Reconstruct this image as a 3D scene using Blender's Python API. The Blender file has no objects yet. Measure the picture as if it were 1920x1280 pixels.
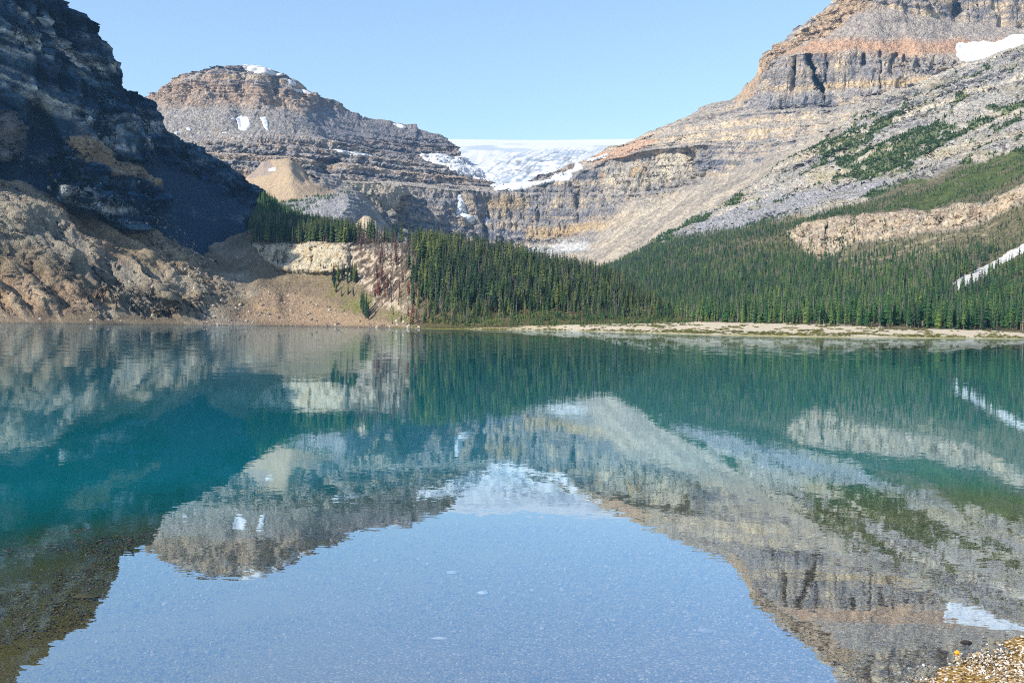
import bpy, math, random
import numpy as np

# ------------------------------------------------------------------ camera, sky, sun, exposure
SC = bpy.context.scene
COL = SC.collection
FPX, CX, CY = 1844.0, 960.0, 640.0            # focal length in pixels of a 1920 x 1280 frame
CAMH = 3.5
PITCH = math.atan(28.0 / FPX); ROLL = math.atan(0.0135)
_f = np.array([0, math.cos(PITCH), -math.sin(PITCH)]); _r0 = np.array([1.0, 0, 0])
_u0 = np.cross(_r0, _f)
_u = math.cos(ROLL) * _u0 - math.sin(ROLL) * _r0
_r = math.cos(ROLL) * _r0 + math.sin(ROLL) * _u0
from mathutils import Matrix, Vector
cam = bpy.data.cameras.new("camera"); camo = bpy.data.objects.new("camera", cam); COL.objects.link(camo)
camo.matrix_world = Matrix(((_r[0], _u[0], -_f[0], 0), (_r[1], _u[1], -_f[1], 0), (_r[2], _u[2], -_f[2], CAMH), (0, 0, 0, 1)))
cam.sensor_width = 36.0; cam.lens = 36.0 * FPX / 1920.0
cam.clip_start = 0.5; cam.clip_end = 40000
SC.camera = camo

SUN_EL = math.radians(36.0)
SUN_AZ = math.radians(-124.0)                  # compass style: 0 = +Y (view), negative = left
S = Vector((math.sin(SUN_AZ) * math.cos(SUN_EL), math.cos(SUN_AZ) * math.cos(SUN_EL), math.sin(SUN_EL)))
W = bpy.data.worlds.new("World"); SC.world = W; W.use_nodes = True
nt = W.node_tree; nt.nodes.clear()
sky = nt.nodes.new("ShaderNodeTexSky"); sky.sky_type = 'NISHITA'; sky.sun_disc = False
sky.sun_elevation = SUN_EL; sky.sun_rotation = SUN_AZ % (2 * math.pi)
sky.altitude = 800; sky.air_density = 1.3; sky.dust_density = 0.3; sky.ozone_density = 1.5
bg = nt.nodes.new("ShaderNodeBackground"); bg.inputs[1].default_value = 0.15
wo = nt.nodes.new("ShaderNodeOutputWorld")
nt.links.new(sky.outputs[0], bg.inputs[0]); nt.links.new(bg.outputs[0], wo.inputs[0])
sl = bpy.data.lights.new("sun", 'SUN'); sl.energy = 5.0; sl.angle = math.radians(0.5); sl.color = (1.0, 0.92, 0.81)
so = bpy.data.objects.new("sun", sl); COL.objects.link(so)
so.rotation_euler = (-S).to_track_quat('-Z', 'Y').to_euler(); so.location = S * 500
SC.view_settings.view_transform = 'Standard'; SC.view_settings.look = 'None'
SC.view_settings.exposure = 0.58; SC.view_settings.gamma = 1.0
SC.render.engine = 'CYCLES'
SC.cycles.max_bounces = 8; SC.cycles.diffuse_bounces = 1; SC.cycles.glossy_bounces = 2
SC.cycles.transparent_max_bounces = 6; SC.cycles.volume_bounces = 0
SC.cycles.use_denoising = False; SC.cycles.pixel_filter_type = 'BLACKMAN_HARRIS'; SC.cycles.filter_width = 1.05
SC.cycles.sample_clamp_indirect = 3.0
SC.cycles.caustics_reflective = False; SC.cycles.caustics_refractive = False

QUICK = 1.0       # mesh step multiplier for quick tests (1 = full detail)

# ------------------------------------------------------------------ numeric helpers
F = np.float32
rng = np.random.default_rng(7); random.seed(7)
_T = rng.random((64, 64, 64), dtype=np.float32)
def vnoise(x, y, z):
    xi = np.floor(x).astype(np.int32); yi = np.floor(y).astype(np.int32); zi = np.floor(z).astype(np.int32)
    fx = (x - xi).astype(F); fy = (y - yi).astype(F); fz = (z - zi).astype(F)
    fx = fx * fx * (3 - 2 * fx); fy = fy * fy * (3 - 2 * fy); fz = fz * fz * (3 - 2 * fz)
    x0 = xi & 63; x1 = (xi + 1) & 63; y0 = yi & 63; y1 = (yi + 1) & 63; z0 = zi & 63; z1 = (zi + 1) & 63
    a = _T[x0, y0, z0] * (1 - fx) + _T[x1, y0, z0] * fx
    b = _T[x0, y1, z0] * (1 - fx) + _T[x1, y1, z0] * fx
    c = _T[x0, y0, z1] * (1 - fx) + _T[x1, y0, z1] * fx
    d = _T[x0, y1, z1] * (1 - fx) + _T[x1, y1, z1] * fx
    a = a * (1 - fy) + b * fy; c = c * (1 - fy) + d * fy
    return a * (1 - fz) + c * fz                      # 0..1
def fbm(x, y, z, oct=5, gain=0.5):
    s = 0; a = 1.0; t = 0
    for o in range(oct):
        s = s + a * (vnoise(x, y, z) - 0.5); t += a
        x = x * 2.03 + 17.3; y = y * 2.03 + 5.1; z = z * 2.03 + 9.7; a *= gain
    return s / t * 2                                   # about -1..1
def ridged(x, y, z, oct=4, gain=0.55):
    s = 0; a = 1.0; t = 0
    for o in range(oct):
        s = s + a * (1 - np.abs(vnoise(x, y, z) * 2 - 1)); t += a
        x = x * 2.03 + 11.3; y = y * 2.03 + 3.1; z = z * 2.03 + 7.7; a *= gain
    return s / t                                       # 0..1
def n1(t, seed=0.0):
    z = np.zeros_like(t) + 3.3 + seed
    return vnoise(t, z, z * 1.7)
def sstep(a, b, x):
    t = np.clip((x - a) / (b - a), 0, 1); return t * t * (3 - 2 * t)
def inpoly(px, py, poly):
    c = np.zeros(px.shape, bool); n = len(poly); j = n - 1
    for i in range(n):
        xi, yi = poly[i]; xj, yj = poly[j]
        if yi != yj:
            c ^= ((yi > py) != (yj > py)) & (px < (xj - xi) * (py - yi) / (yj - yi) + xi)
        j = i
    return c
def box1(a, w, ax):
    if w < 1: return a
    w = int(w); p = [(0, 0), (0, 0)]; p[ax] = (w, w)
    b = np.cumsum(np.pad(a.astype(np.float64), p, mode='edge'), axis=ax)
    z = [(0, 0), (0, 0)]; z[ax] = (1, 0); b = np.pad(b, z)
    n = a.shape[ax]; k = 2 * w + 1
    hi = np.take(b, np.arange(k, k + n), axis=ax); lo = np.take(b, np.arange(0, n), axis=ax)
    return (hi - lo) / k
def blur(a, wu, wv):
    for _ in range(2):
        a = box1(a, wu, 1); a = box1(a, wv, 0)
    return a
def ray(px, py):
    dx = (px - CX) / FPX; dy = -(py - CY) / FPX
    X = _f[0] + dx * _r[0] + dy * _u[0]; Y = _f[1] + dx * _r[1] + dy * _u[1]; Z = _f[2] + dx * _r[2] + dy * _u[2]
    return X / Y, Z / Y                                # per metre of distance
def unproj(px, py, d):
    a, b = ray(px, py)
    return a * d, d + 0 * a, CAMH + b * d
def gdist(px, py):                                     # distance at which the pixel's ray meets the lake level
    a, b = ray(px, py); return -CAMH / b
def lerp(a, b, t): return a + (b - a) * t
def mixc(c, col, m):
    return c + (np.array(col, F) - c) * np.clip(m, 0, 1)[..., None]
def lin(r, g, b):
    f = lambda v: (v / 255 / 12.92) if v / 255 <= 0.04045 else ((v / 255 + 0.055) / 1.055) ** 2.4
    return (f(r), f(g), f(b))

class Ter: pass
def terrain(rows, xs, segs, back=None, feats=(), smooth=30, dsm=14):
    """rows from the foot up: each a list of (px, py, depth); segs: mesh rows in each gap; back: (extra depth, drop) steps behind the top"""
    U = len(xs); P = []; D = []
    for r in rows:
        r = sorted(r); rx = [p[0] for p in r]
        py = np.interp(xs, rx, [p[1] for p in r]); d = np.interp(xs, rx, [p[2] for p in r])
        P.append(py); D.append(d)
    P = np.array(P); D = np.array(D)
    du = xs[1] - xs[0]
    D = box1(box1(D, smooth / du, 1), smooth / du, 1)
    if len(rows) > 2:
        P[1:-1] = box1(box1(P[1:-1], 0.4 * smooth / du, 1), 0.4 * smooth / du, 1)
    v = [0.0]
    for k, n in enumerate(segs):
        v += list(k + (np.arange(n) + 1.0) / n)
    v = np.array(v); k = np.minimum(v.astype(int), len(rows) - 2); f = (v - k)[:, None]
    PY = P[k] * (1 - f) + P[k + 1] * f; DD = D[k] * (1 - f) + D[k + 1] * f
    e = DD[-1].copy(); s = DD[0].copy()
    DD = box1(box1(DD, dsm, 0), dsm, 0)
    m = min(dsm * 2, len(v) // 3)
    w = np.zeros(len(v)); w[:m] = 1 - np.arange(m) / m; DD = DD + w[:, None] * (s - DD[0])
    w = np.zeros(len(v)); w[-m:] = np.arange(m) / m; DD = DD + w[:, None] * (e - DD[-1])
    PX = np.broadcast_to(xs, PY.shape).copy()
    for poly, dd, bu in feats:
        mk = blur(inpoly(PX, PY, poly).astype(float), max(1, bu / du), max(1, bu / 1.6))
        DD = DD + mk * dd
    X, Y, Z = unproj(PX, PY, DD)
    if back:
        bx, by, bz, bp, bq = [X], [Y], [Z], [PX], [PY]
        lx, ly, lz = X[-1], Y[-1], Z[-1]
        for dd, dz in back:
            ny = ly + dd; nx = lx * ny / ly; lx, ly, lz = nx, ny, lz + dz
            bx.append(lx[None]); by.append(ly[None]); bz.append(lz[None]); bp.append(PX[-1:]); bq.append(PY[-1:])
        X, Y, Z, PX, PY = [np.concatenate(a) for a in (bx, by, bz, bp, bq)]
    t = Ter(); t.X, t.Y, t.Z = X.astype(F), Y.astype(F), Z.astype(F); t.PX, t.PY = PX.astype(F), PY.astype(F)
    t.nback = len(back) if back else 0
    return t
def normals(t):
    P = np.stack([t.X, t.Y, t.Z], -1)
    du = np.gradient(P, axis=1); dv = np.gradient(P, axis=0)
    n = np.cross(du, dv); n /= (np.linalg.norm(n, axis=-1, keepdims=True) + 1e-9)
    return n.astype(F)
def push(t, n, a):
    t.X = t.X + n[..., 0] * a; t.Y = t.Y + n[..., 1] * a; t.Z = t.Z + n[..., 2] * a
def strata_t(t, dip=(0.0, 0.0), warp=12.0, L=300.0):
    w = fbm(t.X / L, t.Y / L, t.Z / L, 3)
    return t.Z + dip[0] * t.X + dip[1] * t.Y + warp * w
def terrace(t, tt, L, k, mask=1.0, seed=0.0):
    n = normals(t); nz = np.clip(n[..., 2], 0.05, 0.98); h = np.sqrt(1 - nz * nz)
    q = tt / L + 1.3 * n1(tt / (L * 2.7), seed); i = np.floor(q); f = q - i
    g = np.where(f < 0.7, f / 0.7, (1 - f) / 0.3)
    amp = np.clip(L * nz / h, 0, 1.6 * L) * k * (0.25 + 1.1 * n1(i * 0.37 + 0.5, seed + 5)) * mask
    a = amp * (g - 0.5)
    hx = n[..., 0] / h; hy = n[..., 1] / h
    t.X = t.X + hx * a; t.Y = t.Y + hy * a
def gullies(t, L, amp, mask=1.0, stretch=5.0, seed=0.0, oct=4):
    n = normals(t); h = np.sqrt(n[..., 0] ** 2 + n[..., 1] ** 2) + 1e-6
    r = ridged(t.X / L + seed, t.Y / L, t.Z / (L * stretch) + seed, oct)
    a = (r - 0.6) * 2 * amp * mask
    t.X = t.X + n[..., 0] / h * a; t.Y = t.Y + n[..., 1] / h * a
    return r
def rough(t, L, amp, mask=1.0, oct=5, seed=0.0, gain=0.5):
    n = normals(t); a = fbm(t.X / L + seed, t.Y / L + seed, t.Z / L, oct, gain) * amp * mask
    push(t, n, a); return a

def link(o, parent=None):
    COL.objects.link(o)
    if parent: o.parent = parent
    return o
def tag(o, label=None, cat=None, group=None, kind=None):
    if label: o["label"] = label
    if cat: o["category"] = cat
    if group: o["group"] = group
    if kind: o["kind"] = kind
    return o
def mesh_np(name, V, Fc, col=None, mats=(), smooth=False):
    """V (n,3); Fc (m,k) with k 3 or 4"""
    me = bpy.data.meshes.new(name); V = np.ascontiguousarray(V, dtype=F); Fc = np.ascontiguousarray(Fc, dtype=np.int32)
    k = Fc.shape[1]; me.vertices.add(len(V)); me.vertices.foreach_set("co", V.ravel())
    me.loops.add(Fc.size); me.loops.foreach_set("vertex_index", Fc.ravel())
    me.polygons.add(len(Fc)); me.polygons.foreach_set("loop_start", np.arange(0, Fc.size, k, dtype=np.int32))
    me.polygons.foreach_set("use_smooth", np.full(len(Fc), smooth, dtype=bool))
    me.update(calc_edges=True)
    if col is not None:
        a = me.color_attributes.new("Col", 'FLOAT_COLOR', 'POINT')
        c4 = np.ones((len(V), 4), F); c4[:, :3] = col; a.data.foreach_set("color", c4.ravel())
    for m in mats: me.materials.append(m)
    return me
def grid_faces(R, U):
    i = np.arange(R * U).reshape(R, U)
    return np.stack([i[:-1, :-1], i[:-1, 1:], i[1:, 1:], i[1:, :-1]], -1).reshape(-1, 4)
def build_ter(t, name, mat, col, keep=None, smooth=True):
    R, U = t.X.shape; V = np.stack([t.X, t.Y, t.Z], -1).reshape(-1, 3)
    Fc = grid_faces(R, U)
    if keep is not None: Fc = Fc[keep[:-1, :-1].reshape(-1)]
    o = bpy.data.objects.new(name, mesh_np(name, V, Fc, np.clip(col, 0.002, 0.95).reshape(-1, 3), [mat], smooth))
    return link(o)
def patch(t, n, mask, name, mat, lift, thick, label, cat, group=None, jit=4.0, seed=0.0, drop=0.6, col=None):
    """a sheet lying on a terrain inside a mask: a real slab with its own thickness, its edge sunk into the ground"""
    m = mask; cell = m[:-1, :-1] & m[1:, :-1] & m[:-1, 1:] & m[1:, 1:]
    if cell.sum() < 2: return None
    edge = blur(m.astype(float), 1, 1); f = sstep(0.3, 0.8, edge)
    a = lift * (-drop + (1 + drop) * f) + f * thick * (0.6 + 0.4 * fbm(t.X / 40 + seed, t.Y / 40, t.Z / 40, 3))
    P = np.stack([t.X, t.Y, t.Z], -1) + n * a[..., None].astype(F)
    big = blur(m.astype(float), 1, 1) > 0.02
    cell = big[:-1, :-1] & big[1:, :-1] & big[:-1, 1:] & big[1:, 1:]
    R, U = m.shape; Fc = grid_faces(R, U)[cell.reshape(-1)]
    ids = np.unique(Fc); re = np.full(R * U, -1, np.int32); re[ids] = np.arange(len(ids)); Fc = re[Fc]
    V = P.reshape(-1, 3)[ids]; c = V.mean(0)
    o = bpy.data.objects.new(name, mesh_np(name, V - c, Fc, None if col is None else col.reshape(-1, 3)[ids], [mat], True)); o.location = c
    link(o); return tag(o, label, cat, group)

def ordinal(k):
    o1 = "zeroth first second third fourth fifth sixth seventh eighth ninth tenth eleventh twelfth thirteenth fourteenth fifteenth sixteenth seventeenth eighteenth nineteenth".split()
    if k < 20: return o1[k]
    tn = ("twent", "thirt", "fort", "fift", "sixt")[k // 10 - 2]
    return tn + "ieth" if k % 10 == 0 else tn + "y-" + o1[k % 10]
# ------------------------------------------------------------------ materials
def mat_new(name):
    m = bpy.data.materials.new(name); m.use_nodes = True; m.node_tree.nodes.clear()
    return m, m.node_tree.nodes, m.node_tree.links
ALB = 0.86                                        # all rock colours below are picked from pictures; this brings them to real albedo
def rock_mat(name, s, bump=1.0, rough_=0.92, var=0.35, dist=1.0, streak=0.0):
    """rock whose base colour is the strata / rubble colour on the mesh, broken up by noise of grain size s metres"""
    m, N, Lk = mat_new(name)
    out = N.new("ShaderNodeOutputMaterial"); b = N.new("ShaderNodeBsdfPrincipled"); b.inputs["Roughness"].default_value = rough_
    b.inputs["Specular IOR Level"].default_value = 0.15
    at = N.new("ShaderNodeAttribute"); at.attribute_name = "Col"
    g = N.new("ShaderNodeNewGeometry")
    mp = N.new("ShaderNodeVectorMath"); mp.operation = 'SCALE'; mp.inputs[3].default_value = 1.0 / s; Lk.new(g.outputs["Position"], mp.inputs[0])
    n = N.new("ShaderNodeTexNoise"); n.inputs["Scale"].default_value = 1.0; n.inputs["Detail"].default_value = 6; n.inputs["Roughness"].default_value = 0.68
    Lk.new(mp.outputs[0], n.inputs["Vector"])
    v = N.new("ShaderNodeTexVoronoi"); v.inputs["Scale"].default_value = 2.3; v.feature = 'F1'; Lk.new(mp.outputs[0], v.inputs["Vector"])
    mr = N.new("ShaderNodeMapRange"); mr.inputs[1].default_value = 0.3; mr.inputs[2].default_value = 0.7
    mr.inputs[3].default_value = (1 - var) * ALB; mr.inputs[4].default_value = (1 + var) * ALB; Lk.new(n.outputs["Fac"], mr.inputs[0])
    mv = N.new("ShaderNodeMapRange"); mv.inputs[1].default_value = 0.0; mv.inputs[2].default_value = 1.0
    mv.inputs[3].default_value = 1 - var * 0.7; mv.inputs[4].default_value = 1 + var * 0.7; Lk.new(v.outputs["Color"], mv.inputs[0])
    mu = N.new("ShaderNodeMath"); mu.operation = 'MULTIPLY'; Lk.new(mr.outputs[0], mu.inputs[0]); Lk.new(mv.outputs[0], mu.inputs[1])
    sc = N.new("ShaderNodeVectorMath"); sc.operation = 'SCALE'; Lk.new(at.outputs["Color"], sc.inputs[0]); Lk.new(mu.outputs[0], sc.inputs[3])
    hs = N.new("ShaderNodeHueSaturation"); hs.inputs["Saturation"].default_value = 1.18; Lk.new(sc.outputs[0], hs.inputs["Color"]); Lk.new(hs.outputs[0], b.inputs["Base Color"])
    ad = N.new("ShaderNodeMath"); ad.operation = 'ADD'; Lk.new(n.outputs["Fac"], ad.inputs[0])
    vs = N.new("ShaderNodeMath"); vs.operation = 'MULTIPLY'; vs.inputs[1].default_value = -0.35; Lk.new(v.outputs["Distance"], vs.inputs[0]); Lk.new(vs.outputs[0], ad.inputs[1])
    bp = N.new("ShaderNodeBump"); bp.inputs["Strength"].default_value = bump; bp.inputs["Distance"].default_value = s * dist
    Lk.new(ad.outputs[0], bp.inputs["Height"]); Lk.new(bp.outputs[0], b.inputs["Normal"])
    Lk.new(b.outputs[0], out.inputs[0]); return m
def snow_mat(name, col=(0.60, 0.61, 0.63), s=12.0, bump=0.25, ice=0.0, attr=False):
    m, N, Lk = mat_new(name)
    out = N.new("ShaderNodeOutputMaterial"); b = N.new("ShaderNodeBsdfPrincipled"); b.inputs["Roughness"].default_value = 0.7
    g = N.new("ShaderNodeNewGeometry"); mp = N.new("ShaderNodeVectorMath"); mp.operation = 'SCALE'; mp.inputs[3].default_value = 1.0 / s; Lk.new(g.outputs["Position"], mp.inputs[0])
    n = N.new("ShaderNodeTexNoise"); n.inputs["Scale"].default_value = 1.0; n.inputs["Detail"].default_value = 5; Lk.new(mp.outputs[0], n.inputs["Vector"])
    if attr:
        at = N.new("ShaderNodeAttribute"); at.attribute_name = "Col"; Lk.new(at.outputs["Color"], b.inputs["Base Color"])
    else:
        r = N.new("ShaderNodeValToRGB"); r.color_ramp.elements[0].position = 0.3; r.color_ramp.elements[1].position = 0.6
        r.color_ramp.elements[0].color = (col[0] * 0.84, col[1] * 0.85, col[2] * 0.87, 1); r.color_ramp.elements[1].color = (*col, 1)
        Lk.new(n.outputs["Fac"], r.inputs[0]); Lk.new(r.outputs[0], b.inputs["Base Color"])
    bp = N.new("ShaderNodeBump"); bp.inputs["Strength"].default_value = bump; bp.inputs["Distance"].default_value = s * 0.5
    Lk.new(n.outputs["Fac"], bp.inputs["Height"]); Lk.new(bp.outputs[0], b.inputs["Normal"])
    Lk.new(b.outputs[0], out.inputs[0]); return m
def xgrid(a, b, step): return np.arange(a, b + step, step * QUICK)
def segn(*n): return [max(2, int(round(k / QUICK))) for k in n]
def jit(t, a, L=14.0, seed=0.0):
    z = np.zeros_like(t.PX) + seed
    return t.PX + a * fbm(t.PX / L, t.PY / L, z, 4), t.PY + a * fbm(t.PX / L + 50, t.PY / L, z, 4)
# ------------------------------------------------------------------ the far dome-shaped mountain
SNOW = snow_mat("snow")
def col_rock(t, tt, cliff, talus, cl, seed=0.0, s1=26.0, s2=7.0):
    """colour of bare rock: strata colours on steep faces, debris on gentle ground"""
    n = normals(t); steep = 1 - n[..., 2]
    m = sstep(cl[0], cl[1], steep + 0.12 * fbm(t.X / 60, t.Y / 60, t.Z / 60, 4))
    a = n1(tt / s1, seed); b = n1(tt / s2, seed + 9); c = fbm(t.X / 45 + seed, t.Y / 45, t.Z / 45, 5)
    f = np.clip(0.45 + 1.3 * (a - 0.5) + 0.9 * (b - 0.5) + 0.9 * c, 0, 1)
    C0, C1, C2 = [np.array(x, F) for x in cliff]
    cc = np.where((f < 0.5)[..., None], C0 + (C1 - C0) * (f * 2)[..., None], C1 + (C2 - C1) * ((f - 0.5) * 2)[..., None])
    T0, T1 = [np.array(x, F) for x in talus]
    g = np.clip(0.5 + 0.9 * fbm(t.X / 90 + 3, t.Y / 90, t.Z / 90 + seed, 5), 0, 1)
    tc = T0 + (T1 - T0) * g[..., None]
    return tc + (cc - tc) * m[..., None], m

xs = xgrid(170, 960, 1.3)
G = [
 [(170,420,3500),(275,420,3500),(400,430,3500),(560,440,3600),(700,440,3900),(780,440,4200),(960,440,4400)],
 [(170,335,3850),(275,335,3850),(400,338,3850),(520,345,3900),(620,350,4000),(700,350,4150),(780,352,4250),(850,358,4320),(930,360,4350),(960,362,4350)],
 [(170,300,3900),(275,300,3900),(400,305,3900),(520,312,3950),(620,318,4050),(700,325,4200),(780,332,4300),(850,342,4380),(930,357,4380),(960,360,4380)],
 [(170,272,4100),(275,272,4100),(400,275,4100),(520,280,4150),(620,290,4250),(700,296,4400),(780,306,4480),(850,326,4450),(930,355,4420),(960,358,4400)],
 [(170,250,4200),(275,245,4200),(400,250,4200),(520,250,4250),(600,262,4400),(700,284,4600),(780,295,4700),(850,312,4600),(930,353,4450),(960,357,4420)],
 [(170,240,4500),(275,203,4500),(330,193,4480),(400,188,4450),(450,190,4450),(520,198,4480),(560,206,4520),(600,226,4600),(700,255,4750),(780,270,4850),(840,288,4850),(862,300,4800),(930,352,4500),(960,356,4450)],
 [(170,235,4650),(240,205,4650),(275,188,4650),(288,178,4650),(300,172,4650),(312,160,4650),(330,149,4650),(350,143,4650),(370,138,4650),(400,130,4650),(425,126,4650),(440,126,4650),(470,127,4660),(500,132,4670),(527,141,4690),(545,152,4700),(560,163,4720),(590,179,4750),(630,195,4800),(668,212,4850),(672,218,4850),(700,223,4900),(720,225,4900),(740,231,4930),(760,234,4950),(780,233,4970),(782,242,4970),(800,246,4980),(820,252,5000),(840,262,5000),(852,272,5000),(859,284,4950),(862,298,4850),(880,318,4600),(905,338,4550),(930,351,4550),(960,356,4500)],
]
t = terrain(G, xs, segn(20, 26, 26, 22, 40, 62), back=[(60, 8), (200, -10), (700, -300)], smooth=22, dsm=6,
  feats=[([(440,128),(480,130),(470,200),(455,250),(430,180)], 55, 7), ([(500,140),(530,150),(520,215),(505,200)], 50, 6),
         ([(320,150),(338,150),(330,190),(318,195)], 45, 5), ([(380,135),(400,132),(396,170),(384,165)], 40, 5),
         ([(540,160),(900,260),(900,330),(640,270)], 90, 30), ([(585,300),(640,300),(618,330),(600,332)], 130, 6)])
z0 = t.Z.copy(); py = t.PY
tt = strata_t(t, (0.02, -0.03), 14, 500)
upper = 1 - sstep(185, 215, py - 0.0)
gullies(t, 150, 60, mask=0.30 + 0.70 * upper, stretch=6)
gullies(t, 60, 16, mask=upper, stretch=6, seed=9)
low = sstep(250, 275, py)
gullies(t, 60, 24, mask=0.35 + 0.65 * low, stretch=3, seed=4)
terrace(t, tt, 62, 0.75, mask=0.2 + 0.8 * low, seed=1)
terrace(t, tt, 22, 0.7, mask=0.35 + 0.65 * np.maximum(low, upper), seed=2)
rough(t, 60, 9); rough(t, 14, 2.6, oct=4, seed=3)
rock_far = rock_mat("limestone_far", 22, bump=1.0, var=0.42)
col, cm = col_rock(t, tt, [lin(104,102,110), lin(160,146,134), lin(204,182,156)], [lin(158,152,148), lin(184,176,166)], (0.40, 0.72))
hx, hy = jit(t, 10, 30)
wm = sstep(0, 10, 250 + 12 * fbm(t.PX/40, t.PY/40, t.PX*0, 3) - hy) * sstep(150, 185, hy) * 0.35
col = mixc(col, lin(140,136,134), wm)
band = blur(inpoly(hx, hy, [(270,185),(330,150),(560,165),(640,205),(560,212),(420,195),(300,200)]).astype(float), 3, 3)
col = mixc(col, lin(186,162,140), band * 0.55)
col = mixc(col, lin(205,182,156), 0.8 * sstep(0.66, 0.8, n1(tt / 17, 3.0)) * low)
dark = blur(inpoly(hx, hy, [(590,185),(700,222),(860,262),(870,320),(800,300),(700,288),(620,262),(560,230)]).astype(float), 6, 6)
col = mixc(col, lin(118,118,126), dark * 0.6)  # shade of the flank turned from the sun, put into the colour
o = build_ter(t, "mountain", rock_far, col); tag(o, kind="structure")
n = normals(t)
def snow_patches(t, n, lst, lift, thick, group, mat=SNOW, ja=3.0, jl=9.0):
    hx, hy = jit(t, ja, jl, 2.0)
    for poly, lab in lst:
        m = inpoly(hx, hy, poly); m[-t.nback or None:] = False
        patch(t, n, m, "snow_patch", mat, lift, thick, lab, "snow patch", group)
snow_patches(t, n, [
 ([(441,222),(452,220),(466,221),(467,233),(463,247),(455,247),(449,243)], "broad white snow patch in the middle of the far dome mountain"),
 ([(484,219),(497,217),(502,230),(505,245),(500,246),(494,233)], "narrow tapering snow patch just right of the broad one on the far mountain"),
 ([(383,150),(390,147),(394,152),(391,158),(383,157)], "tiny snow patch in a gully high on the far mountain"),
 ([(452,127),(470,127),(500,133),(524,140),(526,146),(500,142),(472,137)], "long white snow cornice along the summit of the far dome mountain"),
 ([(529,148),(548,157),(551,162),(540,160)], "small snow patch just below the right end of the summit cornice"),
 ([(541,164),(560,170),(575,175),(572,179),(555,173)], "slanting snow streak under the right shoulder of the far summit"),
 ([(622,281),(640,282),(660,287),(694,292),(694,295),(660,293),(630,288)], "long thin snow patch on the ledge below the far mountain's dark flank"),
 ([(326,250),(341,244),(342,247),(330,252)], "thin snow sliver on the left foot of the far mountain"),
 ([(349,244),(360,242),(360,245),(350,247)], "short snow sliver just right of the left foot sliver on the far mountain"),
 ([(432,222),(442,221),(443,224),(434,226)], "tiny snow fleck touching the left side of the broad patch"),
 ([(415,250),(427,249),(427,252),(416,252)], "tiny flat snow sliver below the broad patch's left side"),
 ([(670,214),(684,213),(688,219),(680,222)], "small snow patch in the notch on the far mountain's right ridge"),
 ([(735,231),(748,233),(762,240),(748,241)], "small snow patch near the flat crag on the far mountain's right ridge"),
 ], 3.0, 3.0, None)
hx, hy = jit(t, 3, 12, 5.0)
snow_patches(t, n, [([(780,291),(800,294),(806,290),(812,287),(822,293),(850,299),(866,300),(900,322),(930,348),(905,338),(860,325),(820,308),(795,300)],
   "bright snow apron along the ledge at the glacier's left edge")], 5, 6, None)

# ------------------------------------------------------------------ icefield and glacier tongue
xs = xgrid(770, 1260, 1.3)
K = [
 [(770,372,4420),(920,368,4330),(985,366,4320),(1060,352,4330),(1100,322,4400),(1260,322,4450)],
 [(770,345,4560),(920,345,4480),(985,342,4460),(1060,335,4460),(1100,312,4480),(1260,312,4550)],
 [(770,318,4900),(920,318,4800),(1000,318,4700),(1090,302,4700),(1260,302,4750)],
 [(770,297,5400),(920,297,5300),(1010,296,5200),(1100,290,5200),(1260,286,5300)],
 [(770,278,6200),(920,279,6200),(1010,278,6200),(1260,276,6200)],
 [(770,261,8200),(860,261,8200),(960,262.5,8200),(1050,262.5,8200),(1185,260.5,8200),(1260,259,8200)],
]
t = terrain(K, xs, segn(14, 28, 30, 26, 18), back=[(500, 2), (2000, -200)], smooth=20, dsm=8)
r = fbm(t.X / 220, t.Y / 500, t.Z / 100, 4); t.Z += 6 * r * sstep(7800, 6000, t.Y)
tong = blur(inpoly(t.PX, t.PY, [(900,318),(960,290),(1040,280),(1110,282),(1090,305),(1060,335),(990,356),(930,350)]).astype(float), 6, 4)
cr = ridged((t.X + 0.35 * t.Y) / 62, (t.X - t.Y) / 260, t.Z / 60, 4)
n = normals(t); push(t, n, (cr - 0.6) * (16 * tong + 1))
cr2 = ridged((t.X * 0.5 + t.Y) / 40, t.X / 150, t.Z / 40, 3); push(t, normals(t), (cr2 - 0.6) * (8 * tong + 1))
rough(t, 30, 2.5 * 1.0, mask=tong + 0.1)
c = np.zeros(t.X.shape + (3,), F) + np.array((0.60, 0.60, 0.61), F)
st = fbm(t.PX / 60 - t.PY / 90, t.PY / 5.0, t.PX * 0 + 2, 5)
gm = sstep(0.0, 0.45, st + 0.1) * sstep(266, 273, t.PY) * sstep(330, 300, t.PY) * (1 - 0.4 * tong)
c = mixc(c, lin(136,154,168), 0.55 * gm)
c = mixc(c, lin(84,112,134), tong * np.clip(0.0 + 1.2 * (0.62 - cr) * 2 + 0.6 * fbm(t.X/25, t.Y/25, t.Z/25, 4), 0, 0.8))
cv = ridged((t.PX * 0.55 + t.PY * 0.95 + 6 * fbm(t.PX / 30, t.PY / 20, t.PX * 0, 2)) / 5.0, (t.PX * 0.85 - t.PY * 0.5) / 30, t.PX * 0 + 2, 3)
wide = blur(inpoly(t.PX, t.PY, [(870,286),(960,280),(1100,277),(1150,274),(1110,300),(1060,335),(990,356),(920,350),(880,320)]).astype(float), 8, 6)
c = mixc(c, lin(92,118,138), wide * sstep(0.6, 0.9, cv) * (0.15 + 0.5 * tong)); push(t, normals(t), -3.0 * wide * sstep(0.6, 0.9, cv))
c = mixc(c, lin(96,104,112), 0.65 * sstep(0.15, 0.5, fbm(t.PX/18, t.PY/4, t.PX*0+7, 4)) * sstep(0.2,0.8,tong))
GLM = snow_mat("glacier_ice", s=18, bump=0.3, attr=True)
o = build_ter(t, "glacier", GLM, c); tag(o, kind="structure")

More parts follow.
